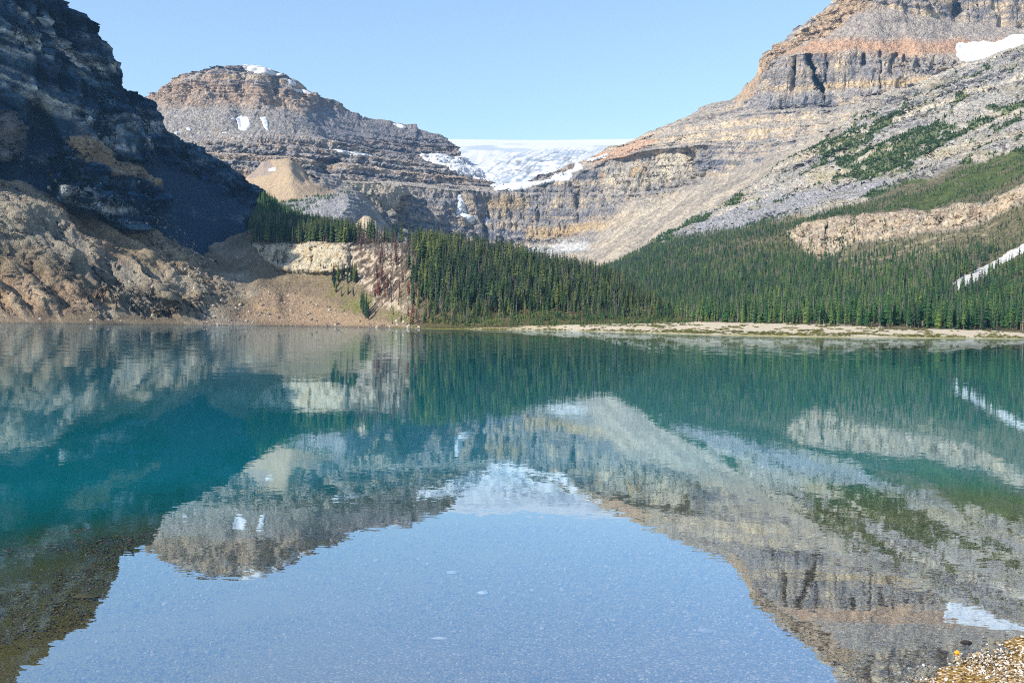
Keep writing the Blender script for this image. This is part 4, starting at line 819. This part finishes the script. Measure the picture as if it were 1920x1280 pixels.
def instancer(name, P, sc, idx, meshes, label, cat=None, kind="stuff", tilt=0.0):
    """one object: geometry nodes set a copy of the given meshes on every point"""
    me = bpy.data.meshes.new(name); me.vertices.add(len(P)); me.vertices.foreach_set("co", np.ascontiguousarray(P, F).ravel())
    def att(n, ty, v):
        a = me.attributes.new(n, ty, 'POINT'); a.data.foreach_set("value" if ty != 'FLOAT_VECTOR' else "vector", np.ascontiguousarray(v).ravel())
    rs = np.random.default_rng(len(P)); rot = np.stack([tilt * rs.standard_normal(len(P)), tilt * rs.standard_normal(len(P)), rs.random(len(P)) * 6.283], -1)
    sc = np.asarray(sc, F); sc = sc if sc.ndim == 2 else np.stack([sc] * 3, -1)
    att("scl", 'FLOAT_VECTOR', sc.astype(F)); att("rot", 'FLOAT_VECTOR', rot.astype(F)); att("idx", 'INT', idx.astype(np.int32))
    o = bpy.data.objects.new(name, me); link(o)
    ng = bpy.data.node_groups.new(name, 'GeometryNodeTree'); ng.interface.new_socket("Geometry", in_out='INPUT', socket_type='NodeSocketGeometry'); ng.interface.new_socket("Geometry", in_out='OUTPUT', socket_type='NodeSocketGeometry')
    N, Lk = ng.nodes, ng.links; gi = N.new("NodeGroupInput"); go = N.new("NodeGroupOutput"); ip = N.new("GeometryNodeInstanceOnPoints"); jn = N.new("GeometryNodeJoinGeometry")
    for k, q in enumerate(meshes):
        so_ = bpy.data.objects.new(name + "_source", q); oi = N.new("GeometryNodeObjectInfo"); oi.inputs["Object"].default_value = so_; oi.inputs["As Instance"].default_value = True
        Lk.new(oi.outputs["Geometry"], jn.inputs[0])
    def rd(n, ty):
        a = N.new("GeometryNodeInputNamedAttribute"); a.data_type = ty; a.inputs["Name"].default_value = n; return a.outputs["Attribute"]
    Lk.new(gi.outputs[0], ip.inputs["Points"]); Lk.new(jn.outputs[0], ip.inputs["Instance"]); ip.inputs["Pick Instance"].default_value = True
    Lk.new(rd("idx", 'INT'), ip.inputs["Instance Index"]); Lk.new(rd("scl", 'FLOAT_VECTOR'), ip.inputs["Scale"])
    er = N.new("FunctionNodeEulerToRotation"); Lk.new(rd("rot", 'FLOAT_VECTOR'), er.inputs[0]); Lk.new(er.outputs[0], ip.inputs["Rotation"])
    Lk.new(ip.outputs[0], go.inputs[0]); md = o.modifiers.new("scatter", 'NODES'); md.node_group = ng
    return tag(o, label, cat, None, kind)
def scatter(t, dens, seed):
    """points spread over a terrain, dens = points per square metre of ground plan on every mesh cell"""
    rs = np.random.default_rng(seed); A = np.stack([t.X, t.Y, t.Z], -1)
    e1 = A[:-1, 1:] - A[:-1, :-1]; e2 = A[1:, :-1] - A[:-1, :-1]
    ar = np.abs(e1[..., 0] * e2[..., 1] - e1[..., 1] * e2[..., 0]) + 0.25 * np.linalg.norm(np.cross(e1, e2), axis=-1)
    lam = ar * dens[:-1, :-1]; n = rs.poisson(lam); i, j = np.nonzero(n); r = n[i, j]; i = np.repeat(i, r); j = np.repeat(j, r)
    u = rs.random(len(i))[:, None]; v = rs.random(len(i))[:, None]
    P = A[i, j] * (1 - u) * (1 - v) + A[i, j + 1] * u * (1 - v) + A[i + 1, j] * (1 - u) * v + A[i + 1, j + 1] * u * v
    return P, t.PX[i, j], t.PY[i, j], rs
def project(P):
    d = np.asarray(P, float) - np.array([0, 0, CAMH]); zf = d @ _f
    return CX + FPX * (d @ _r) / zf, CY - FPX * (d @ _u) / zf

# where the green forest stands: the knoll, the shelf above the pale cliff, the right-hand slope
PTS = []
t = TA; hx, hy = jit(t, 8, 20, 1.0)
burn = blur(inpoly(hx, hy, [(655,440),(760,440),(815,470),(800,540),(790,612),(735,612),(690,540),(690,500),(655,480)]).astype(float), 4, 3)
kn_m = sstep(755, 800, hx + 20 * fbm(t.X / 40, t.Y / 40, t.Z / 40, 3)) * sstep(611.5, 605, t.PY)
thin = sstep(596, 586, t.PY + 0.0 * hx) ; openf = inpoly(hx, hy, [(900,592),(1010,582),(1100,588),(1160,596),(1260,603),(1260,612),(900,612)]).astype(float)
shelf = sstep(458, 454.5, t.PY) * sstep(468, 474, t.PX) * (1 - 0.75 * burn); shelf[-t.nback - 2:] *= (t.PX[-t.nback - 2:] > 470)
dens = 0.030 * np.maximum(kn_m * (1 - 0.75 * openf) * (1 - 0.6 * burn), shelf); dens = np.where(t.PX < 466, 0, dens)
P, qx, qy, rs = scatter(t, dens, 11)
h = (25 + 10 * rs.random(len(P)) ** 0.8) * (0.42 + 0.58 * (1 - sstep(572, 604, qy))) * np.where(sstep(560, 1320, qx) > 0.9, 0.7, 1) * (1 - 0.35 * sstep(900, 1300, qx)); h *= 0.6 + 0.55 * rs.random(len(P)) ** 0.7
PTS.append((P, h, np.zeros(len(P), int)))
t = TC; hx, hy = jit(t, 8, 20, 1.0)
ch = inpoly(hx, hy, [(x_, y_ + 3) for x_, y_ in CHUTE]).astype(float); ch = np.maximum(ch, inpoly(hx, hy, [(x_, y_ + 12) for x_, y_ in CHUTE]))
base = (1 - TCslab) * (1 - sstep(0.2, 0.5, TCcb)) * (1 - ch) * (t.PX < 2040) * (t.PX > 1100)
belt = sstep(0, 14, np.interp(hx, [1090, 1350, 1480, 1550, 1650, 1750, 1850, 1920, 2350], [300, 446, 436, 412, 398, 394, 378, 350, 205]) - t.PY)
dens = 0.026 * base * (1 - 0.55 * TCspar) * (1 - belt * sstep(0.12, -0.12, fbm(t.X / 45, t.Y / 45, t.Z / 45, 4) + 0.05)); dens = np.maximum(dens, 0.014 * (TCcb > 0.5) * (fbm(t.X / 22, t.Y / 22, t.Z / 22, 4) > 0.12) * (t.PX < 2000)); dens[-t.nback:] = 0; dens[:4] = 0
P, qx, qy, rs = scatter(t, dens, 12)
h = (13.5 + 8 * rs.random(len(P))) * (1 - 0.45 * sstep(560, 430, qy)); h *= 0.6 + 0.6 * rs.random(len(P)); h *= 1 - 0.35 * np.interp(qx, [1500, 1700], [0, 1]) * sstep(500, 440, qy)
PTS.append((P, h, np.ones(len(P), int)))
# hand-placed green trees: the clump and strip on the burnt rock, the shrubby singles at the shore
def on(t, px, py):
    d = (t.PX - px) ** 2 + (t.PY - py) ** 2; i, j = np.unravel_index(np.argmin(d), d.shape); return np.array([t.X[i, j], t.Y[i, j], t.Z[i, j] - 0.3])
ex = [(676,582,26),(681,590,30),(685,597,30),(690,600,26),(679,578,24),(687,592,27),(622,520,18),(630,548,18),(640,555,14),(652,552,14),(662,556,13),(628,540,22),(625,528,24),(634,530,26),(642,528,24),(650,532,27),(657,530,25),(664,535,28),(668,528,24),(645,520,22),(660,522,24),(524,498,12),(586,498,12),(459,408,16),(463,438,9),(472,460,10),(474,440,22),(478,436,28),(600,500,9),(610,505,8),(735,608,8),(752,606,10),(770,609,12)]
rs = np.random.default_rng(5)
EXP = [on(TA, x_, y_) for x_, y_, _ in ex for _ in (0,)]; EXH = [h_ * (0.95 + 0.1 * rs.random()) * 1.1 for _, _, h_ in ex]
PTS.append((np.array(EXP), np.array(EXH), np.full(len(EXP), 2)))
P = np.concatenate([p[0] for p in PTS]); H = np.concatenate([p[1] for p in PTS]); G_ = np.concatenate([p[2] for p in PTS])
ti = np.random.default_rng(9).integers(0, 7, len(P))
# which 300 show largest: front to back over the picture's columns
sx_, sy_ = project(P); tx_, ty_ = project(P + np.stack([0 * H, 0 * H, H], -1)); dist = P[:, 1]
order = np.argsort(dist); cover = np.full(1921, 1e9); score = np.zeros(len(P))
for i in order:
    if not (4 < sx_[i] < 1916): continue
    w = max(1.5, 0.10 * H[i] / dist[i] * FPX); a_, b_ = int(max(0, sx_[i] - w)), int(min(1920, sx_[i] + w)) + 1
    c_ = cover[a_:b_]; vis = np.clip(np.minimum(c_, sy_[i]) - ty_[i], 0, None).mean(); score[i] = vis * 2 * w
    cover[a_:b_] = np.minimum(c_, ty_[i] + 0.25 * (sy_[i] - ty_[i]))
score[G_ == 2] += 1e5
pick = np.argsort(-score)[:292]; sel = np.zeros(len(P), bool); sel[pick] = True
root = {}; n2 = 0
for i in pick:
    k = (int(ti[i]), bool(G_[i] == 1)); KK = (KINDV if k[1] else KIND)[k[0]]; x_ = sx_[i]
    sz = "taller" if H[i] > np.median(H[pick][G_[pick] == G_[i]]) else "shorter"
    if G_[i] == 1:
        zn = "beside the knoll" if x_ < 1470 else "below the pinkish cliff band" if x_ < 1620 else "left of the debris chute" if x_ < 1770 else "below the debris chute"
        lab, grp = sz + " green conifer behind the delta flat " + zn, "conifers behind the delta flat"
    elif G_[i] == 2:
        n2 += 1; lab, grp = "green conifer on the rocky end of the knoll, " + ordinal(1 + int((sx_[pick][G_[pick] == 2] < x_).sum())) + " from the left", "green conifers on the rocky end of the knoll"
    elif x_ < 780: lab, grp = sz + " green conifer on the shelf above the cream cliff, " + ("over its left half" if x_ < 570 else "over its right half" if x_ < 655 else "beside the grey dead trees"), "conifers above the cream cliff"
    else:
        zn = "beside the burnt strip" if x_ < 900 else "below the waterfalls" if x_ < 1000 else "in front of the pale scree fan" if x_ < 1150 else "at the descending right end"
        lab, grp = sz + " green conifer of the wooded knoll, " + zn, "conifers on the wooded knoll"
    if k not in root:
        r = bpy.data.objects.new("conifer_tree", None); link(r); cr_ = link(bpy.data.objects.new("crown", KK[0]), r); tk_ = link(bpy.data.objects.new("trunk", KK[1]), r); root[k] = (r, cr_, tk_)
    else:
        s0 = root[k]; r = s0[0].copy(); link(r)
        for q in s0[1:]:
            q2 = q.copy(); link(q2, r)
    r.empty_display_size = 0.1
    r.location = P[i]; hh = float(H[i]); wd = hh * (0.9 + 0.35 * random.random()); r.scale = (wd, wd, hh); r.rotation_euler = (0, 0, random.random() * 6.28)
    tag(r, lab, "conifer", grp)
rest = ~sel; rw = np.random.default_rng(3); wd = 0.9 + 0.35 * rw.random(rest.sum())
ti2 = np.where(rw.random(len(P)) < 0.035, 7 + (ti & 1), ti)
for q, ms_, lb in ((G_ != 1, MER, "dense dark green conifer forest covering the knoll at the lake head"), (G_ == 1, MER2, "wide cool green conifer forest climbing the right-hand slope")):
    k = rest & q; w_ = (0.9 + 0.35 * rw.random(k.sum())) * H[k]; instancer("forest", P[k], np.stack([w_, w_, H[k]], -1), ti2[k], ms_, lb)
print("TREES", len(P))

# dead trees of the burnt strip
DK = []
for i in range(4):
    R = random.Random(300 + i)
    if i < 2: cv, cf = crown_np(R, 18, 6, 0.10 + 0.02 * i, 0.08, 0.35, 0.7, 0.8)
    else: cv, cf = crown_np(R, 16, 4, 0.075, 0.25, 0.3, 0.7, 0.35)
    tv, tf = trunk_np(0.012, twigs=26, R=R); DK.append((mesh_np("crown", cv, cf, mats=[RED if i < 2 else GREYC]), mesh_np("trunk", tv, tf, mats=[GREYB])))
t = TA; hx, hy = jit(t, 6, 20, 4.0)
b2 = inpoly(hx, hy, [(660,452),(790,478),(790,520),(782,600),(800,612),(775,612),(720,590),(690,560),(700,520),(690,478)]).astype(float)
P, qx, qy, rs = scatter(t, 0.0105 * b2, 21)
if len(P) > 190: k = rs.permutation(len(P))[:190]; P, qx, qy = P[k], qx[k], qy[k]
droot = {}
for i in range(len(P)):
    k = int(rs.choice([0, 1, 2, 3, 2, 3])) if qy[i] > 520 else int(rs.choice([1, 2, 3, 3, 2, 2, 3, 3])); red = k < 2; hh = (16 + 14 * rs.random()) * (0.6 if qy[i] > 560 else 1.0)
    if k not in droot:
        r = bpy.data.objects.new("dead_conifer", None); link(r); droot[k] = (r, link(bpy.data.objects.new("crown", DK[k][0]), r), link(bpy.data.objects.new("trunk", DK[k][1]), r))
    else:
        s0 = droot[k]; r = s0[0].copy(); link(r)
        for q in s0[1:]: link(q.copy(), r)
    r.location = P[i]; r.scale = (hh, hh, hh); r.rotation_euler = (0.03 * rs.standard_normal(), 0.03 * rs.standard_normal(), rs.random() * 6.28)
    zn = "by the shelf's edge" if qy[i] < 485 else "halfway down" if qy[i] < 540 else "near its foot"; sd_ = "left side" if qx[i] < 735 else "right side"
    tag(r, ("rust-red dead conifer in the burnt strip, " if red else "grey bare dead conifer in the burnt strip, ") + zn + ", " + sd_, "dead tree", "red dead conifers" if red else "grey dead conifers")

# dwarf conifers creeping over the limestone slabs, brush at the wood's edge
t = TC; dens = 0.035 * (TCshr > 0.4) * (t.PX < 2000) * (TCslab > 0.4); dens[-t.nback:] = 0
P1, _, _, r1 = scatter(t, dens, 31); h1 = 4 + 5 * r1.random(len(P1)) ** 2
t = TC; d2 = 0.004 * TCslab * (t.PX < 2000) * (t.PY > 180) * (fbm(t.X / 90, t.Y / 90, t.Z / 90, 3) > 0.05); d2[-t.nback:] = 0
P1b, _, _, r1b = scatter(t, d2, 33); h1b = 2 + 3 * r1b.random(len(P1b))
t = TA; o2 = inpoly(t.PX, t.PY, [(820,598),(1010,584),(1100,590),(1290,603),(1300,611),(820,612)]).astype(float)
P2, _, _, r2 = scatter(t, 0.03 * o2, 32); h2 = 2.5 + 4 * r2.random(len(P2))
tdm = t_dome; hx, hy = jit(tdm, 4, 14); o3 = inpoly(hx, hy, [(480,375),(560,372),(600,366),(650,362),(660,366),(620,374),(600,392),(560,398),(540,396),(480,400)]) & (fbm(tdm.X/20, tdm.Y/20, tdm.Z/20, 4) > -0.1)
P3, _, _, r3 = scatter(tdm, 0.02 * o3, 34); h3 = 7 + 5 * r3.random(len(P3))
tb = TB; o4 = inpoly(tb.PX, tb.PY, [(470,378),(492,372),(530,392),(570,412),(620,440),(700,480),(700,500),(560,470),(480,470),(470,430)]).astype(float)
P4, _, _, r4 = scatter(tb, 0.012 * o4, 35); h4 = 16 + 10 * r4.random(len(P4))
PP = np.concatenate([P1, P1b, P2, P3, P4]); hh = np.concatenate([h1, h1b, h2, h3, h4]); wf = np.concatenate([2.2 + 0 * h1, 1.8 + 0 * h1b, 1.9 + 0 * h2, 1.3 + 0 * h3, 1.1 + 0 * h4])
PP = PP - np.array([0, 0, 0.4]); print("SHRUBS", len(PP))
instancer("undergrowth", PP, np.stack([hh * wf, hh * wf, hh], -1), np.random.default_rng(2).integers(0, 7, len(PP)), MER3, "dark green dwarf conifers and brush spreading over the rock slabs and forest edges")
# ------------------------------------------------------------------ bushes on the delta flat
def clump_np(R, n):
    V, Fc = [], []
    for i in range(n):
        a = R.random() * 6.28; e = R.random() ** 0.7; r = 0.5 * (0.3 + 0.7 * R.random()) * math.sqrt(1 - 0.8 * e * e); x, y, z = math.cos(a) * r, math.sin(a) * r, 0.03 + 0.5 * e * R.random() + 0.2 * e
        s = 0.05 + 0.07 * R.random(); b = len(V); d = [R.uniform(-1, 1) for _ in range(6)]
        V += [(x, y, z), (x + s * d[0], y + s * d[1], z + s * abs(d[2])), (x + s * d[3], y + s * d[4], z + s * d[5])]; Fc.append((b, b + 1, b + 2))
    return np.array(V, F), np.array(Fc)
BUSH = leaf_mat("bush_leaves", lin(79,86,44), lin(106,108,56), lin(134,125,72))
bk = [mesh_np("shrub", *clump_np(random.Random(50 + i), 420), mats=[BUSH]) for i in range(4)]
rs = np.random.default_rng(77); nb = 0
for px, py, w in [(860,613,5),(930,612,6),(1010,613,6),(1060,614,5),(1095,612,6),(1130,616,5),(1165,617,6),(1190,614,5),(1225,617,6),(1250,619,6),(1285,621,6),(1312,619,4),(1345,623,5),(1362,618,9),(1378,620,6),(1392,617,6),(1410,624,6),(1432,625,6),(1465,623,10),(1484,619,6),(1500,626,9),(1527,625,10),(1547,628,6),(1560,626,6),(1591,621,8),(1620,627,6),(1648,628,7),(1680,627,8),(1712,629,6),(1745,628,7),(1790,629,8),(1830,630,6),(1870,631,7),(1905,631,6)]:
    p = on(TD, px, py); p[2] += 0.2; o = bpy.data.objects.new("shrub", bk[nb % 4]); link(o); o.location = p; k = w / FPX * p[1]; o.scale = (k * 1.7, k * 1.7, k * 0.62); o.rotation_euler = (0, 0, rs.random() * 6.28); nb += 1
    tag(o, "low olive bush on the pale delta flat, " + ordinal(nb) + " of them from the left", "bush", "bushes on the delta flat")
t = TD; fo = fbm(t.X / 14, t.Y / 14, t.Z / 5, 5); dn = 0.08 * (t.Z > 0.25) * (fo + 0.4 * sstep(3, 0.4, t.Z) > 0.2) * (t.PX < 2000)
P5, _, _, r5 = scatter(t, dn, 41); k5 = 0.9 + 1.2 * r5.random(len(P5))
instancer("grass", P5, np.stack([k5 * 1.5, k5 * 1.5, k5 * 0.6], -1), r5.integers(0, 4, len(P5)), bk, "olive grass and sedge tufts along the edge of the pale flat")

# ------------------------------------------------------------------ rocks and boulders
def stone_np(R, sub=2, flat=0.7):
    import bmesh
    bm = bmesh.new(); bmesh.ops.create_icosphere(bm, subdivisions=sub, radius=0.5)
    cuts = [(Vector((R.uniform(-1, 1), R.uniform(-1, 1), R.uniform(-1, 1))).normalized(), 0.30 + 0.16 * R.random()) for _ in range(7)]
    for v in bm.verts:
        for n_, d_ in cuts:
            q = v.co.dot(n_) - d_
            if q > 0: v.co -= n_ * q * 0.85
        v.co.z *= flat
    V = np.array([v.co[:] for v in bm.verts], F); Fc = np.array([[v.index for v in f.verts] for f in bm.faces]); bm.free(); return V, Fc
def stone_mat(name, cs, rgh=0.8):
    m, N, Lk = mat_new(name); out = N.new("ShaderNodeOutputMaterial"); b = N.new("ShaderNodeBsdfPrincipled"); b.inputs["Roughness"].default_value = rgh
    oi = N.new("ShaderNodeObjectInfo"); r = N.new("ShaderNodeValToRGB"); r.color_ramp.interpolation = 'CONSTANT'; e = r.color_ramp.elements
    e[0].position = 0; e[0].color = (*cs[0], 1); e[1].position = 1.0 / len(cs); e[1].color = (*cs[1], 1)
    for k in range(2, len(cs)): q = e.new(k / len(cs)); q.color = (*cs[k], 1)
    g = N.new("ShaderNodeTexCoord"); n = N.new("ShaderNodeTexNoise"); n.inputs["Scale"].default_value = 5; n.inputs["Detail"].default_value = 4; Lk.new(g.outputs["Object"], n.inputs["Vector"])
    mr = N.new("ShaderNodeMapRange"); mr.inputs[1].default_value = 0.3; mr.inputs[2].default_value = 0.7; mr.inputs[3].default_value = 0.75; mr.inputs[4].default_value = 1.2; Lk.new(n.outputs["Fac"], mr.inputs[0])
    sc = N.new("ShaderNodeVectorMath"); sc.operation = 'SCALE'; Lk.new(oi.outputs["Random"], r.inputs[0]); Lk.new(r.outputs[0], sc.inputs[0]); Lk.new(mr.outputs[0], sc.inputs[3]); Lk.new(sc.outputs[0], b.inputs["Base Color"])
    Lk.new(b.outputs[0], out.inputs[0]); return m
BOUL = stone_mat("boulder", [lin(129,113,96), lin(158,144,127), lin(101,89,79), lin(177,165,149), lin(115,104,94)])
bs = [mesh_np("boulder", *stone_np(random.Random(60 + i), 2, 0.8), mats=[BOUL]) for i in range(6)]
t = TA; hx, hy = jit(t, 6, 20, 6.0)
bd = inpoly(hx, hy, [(272,462),(330,470),(372,478),(385,505),(430,530),(445,560),(430,575),(380,560),(330,520),(290,495)]) * 0.028 + inpoly(hx, hy, [(345,560),(455,575),(460,612),(380,612)]) * 0.012
bd = bd + inpoly(hx, hy, [(640,456),(760,470),(790,520),(790,600),(740,600),(690,560),(650,520)]) * 0.012 + inpoly(hx, hy, [(430,520),(600,560),(790,602),(790,616),(560,614),(440,600)]) * 0.010
bd = bd + (t.PX < 480) * (t.Z > 1) * 0.0035 * (fbm(t.X/30, t.Y/30, t.Z/30, 3) > -0.1); bd[-t.nback:] = 0; bd = bd * (t.PX > -60)
P6, _, _, r6 = scatter(t, bd, 51); k6 = 1.3 + 4.2 * r6.random(len(P6)) ** 3
print("BOULDERS", len(P6))
instancer("rubble", P6, k6, r6.integers(0, 6, len(P6)), bs, "tan and grey boulders strewn over the slope above the left shore", tilt=1.0)
t = TB; hx, hy = jit(t, 6, 20, 6.0); bd = inpoly(hx, hy, [(60,150),(130,235),(200,290),(260,330),(300,420),(300,470),(-60,470),(-60,320),(50,300)]) * 0.0025 + inpoly(hx, hy, [(255,420),(310,400),(370,460),(350,490),(270,470)]) * 0.02; bd[-t.nback:] = 0
P7, _, _, r7 = scatter(t, bd, 52); k7 = 1.2 + 4.5 * r7.random(len(P7)) ** 4
BOUL2 = stone_mat("shaded_boulder", [lin(89,89,89), lin(129,127,123), lin(72,72,73), lin(154,151,146)])
bs2 = [mesh_np("boulder", q[0], q[1], mats=[BOUL2]) for q in [stone_np(random.Random(70 + i), 2, 0.8) for i in range(4)]]
instancer("rubble", P7, k7, r7.integers(0, 4, len(P7)), bs2, "grey boulders scattered over the shaded scree below the dark cliffs", tilt=1.0)

# ------------------------------------------------------------------ gravel of the near shore, above and under the water
PEB = stone_mat("pebble", [lin(142,126,102), lin(196,188,176), lin(96,80,58), lin(158,134,94), lin(56,48,40), lin(170,160,146), lin(120,100,72), lin(210,204,196)], 0.6)
pb = [mesh_np("pebble", *stone_np(random.Random(80 + i), 1, 0.6), mats=[PEB]) for i in range(6)]
rs = np.random.default_rng(91)
n = 60000; x = rs.uniform(3.0, 10.0, n); y = rs.uniform(6.5, 13.2, n); z = bed_z(x.astype(F), y.astype(F))
hn = fbm(x.astype(F) / 0.5, y.astype(F) / 0.5, x.astype(F) * 0, 4)
keep = (z > -0.03) & (rs.random(n) < np.clip(0.45 + (z + 0.0) * 14 + 0.9 * hn, 0.02, 1)) & (np.abs(x / y) < 0.85)
x, y, z, hn = x[keep], y[keep], z[keep], hn[keep]; k = 0.018 + 0.035 * rs.random(len(x)) ** 2.2
instancer("pebbles", np.stack([x, y, z + 0.004 + 0.012 * np.clip(hn, -1, 1)], -1), k, rs.integers(0, 6, len(x)), pb, "tan and white gravel breaking the surface at the near right corner", tilt=0.5)
n = 70000; y = 9.2 + 13 * rs.random(n) ** 1.6; x = rs.uniform(-0.62, 0.60, n) * y; z = bed_z(x.astype(F), y.astype(F)); keep = z < -0.05; x, y, z = x[keep], y[keep], z[keep]
PEB2 = stone_mat("wet_pebble", [lin(120,98,50), lin(150,126,76), lin(66,54,28), lin(176,150,110), lin(104,88,42), lin(140,116,62), lin(84,70,34), lin(190,168,136)], 0.7)
pb2 = [mesh_np("pebble", *stone_np(random.Random(90 + i), 1, 0.5), mats=[PEB2]) for i in range(5)]
k = (0.016 + 0.03 * rs.random(len(x)) ** 3 + 0.04 * (rs.random(len(x)) > 0.995)) * (0.6 + y / 20)
instancer("pebbles", np.stack([x, y, z + 0.006], -1), k, rs.integers(0, 5, len(x)), pb2, "brown stones lying on the lake bed under the clear shallow water", tilt=0.3)
def stone(px, py, w, hgt, col, lab, nm="stone", depth=None, seed=1, aw=1.0):
    d = float(gdist(px, py)); x_ = (unproj(px, py, d))[0]; zb = float(bed_z(np.array([x_], F), np.array([d], F))[0]) + 0.01
    if depth is None:                                   # resting on the bed: find where the pixel's ray meets the bed
        for _ in range(30):
            a_, b_ = ray(px, py); d = (zb + hgt * 0.3 - CAMH) / b_; x_ = a_ * d; zb = float(bed_z(np.array([x_], F), np.array([d], F))[0]) + 0.01
    V, Fc = stone_np(random.Random(seed), 3, 1.0); me = mesh_np(nm, V, Fc, mats=[stone_mat(nm, [col, col])], smooth=False)
    o = bpy.data.objects.new(nm, me); link(o); o.location = (x_, d, zb + hgt * 0.2); o.scale = (w, w * 0.7 * aw, hgt); tag(o, lab, "stone")
stone(1795, 1222, 0.07, 0.05, lin(238,150,30), "small bright orange stone at the edge of the near gravel", seed=3)
stone(1812, 1203, 0.14, 0.05, lin(40,32,28), "dark flat stone just behind the orange stone in the near gravel", seed=4)
stone(1324, 1180, 0.20, 0.06, lin(168,150,140), "flat pinkish stone under the shallow water right of centre", seed=5)
stone(825, 1195, 0.24, 0.04, lin(214,206,190), "long pale flat stone under the water near the bottom centre", seed=6, aw=0.5)
stone(905, 1110, 0.16, 0.05, lin(226,220,208), "small white stone under the water in the sky's reflection, upper of the pale ones", seed=7)
stone(848, 1072, 0.2, 0.05, lin(200,196,188), "small pale oval stone under the water, farthest of the pale ones", seed=8)
stone(160, 1116, 0.42, 0.08, lin(140,126,74), "long olive-brown stone on the lake bed in the shade at lower left", seed=9, aw=0.6)

# ------------------------------------------------------------------ air
m, N, Lk = mat_new("haze"); out = N.new("ShaderNodeOutputMaterial"); pv = N.new("ShaderNodeVolumePrincipled"); pv.inputs["Color"].default_value = (0.25, 0.55, 1.0, 1); pv.inputs["Density"].default_value = 0.000026; pv.inputs["Anisotropy"].default_value = 0.0
Lk.new(pv.outputs[0], out.inputs["Volume"])
x0, x1, y0, y1, z0_, z1_ = -9000, 9000, -80, 12000, -900, 2600
V = np.array([(x, y, z) for x in (x0, x1) for y in (y0, y1) for z in (z0_, z1_)], F); Fc = np.array([(0, 1, 3, 2), (4, 6, 7, 5), (0, 4, 5, 1), (2, 3, 7, 6), (0, 2, 6, 4), (1, 5, 7, 3)])
o = bpy.data.objects.new("haze", mesh_np("haze", V, Fc, mats=[m])); link(o); tag(o, "thin blue haze filling the air of the valley", None, None, "stuff"); m.cycles.homogeneous_volume = True
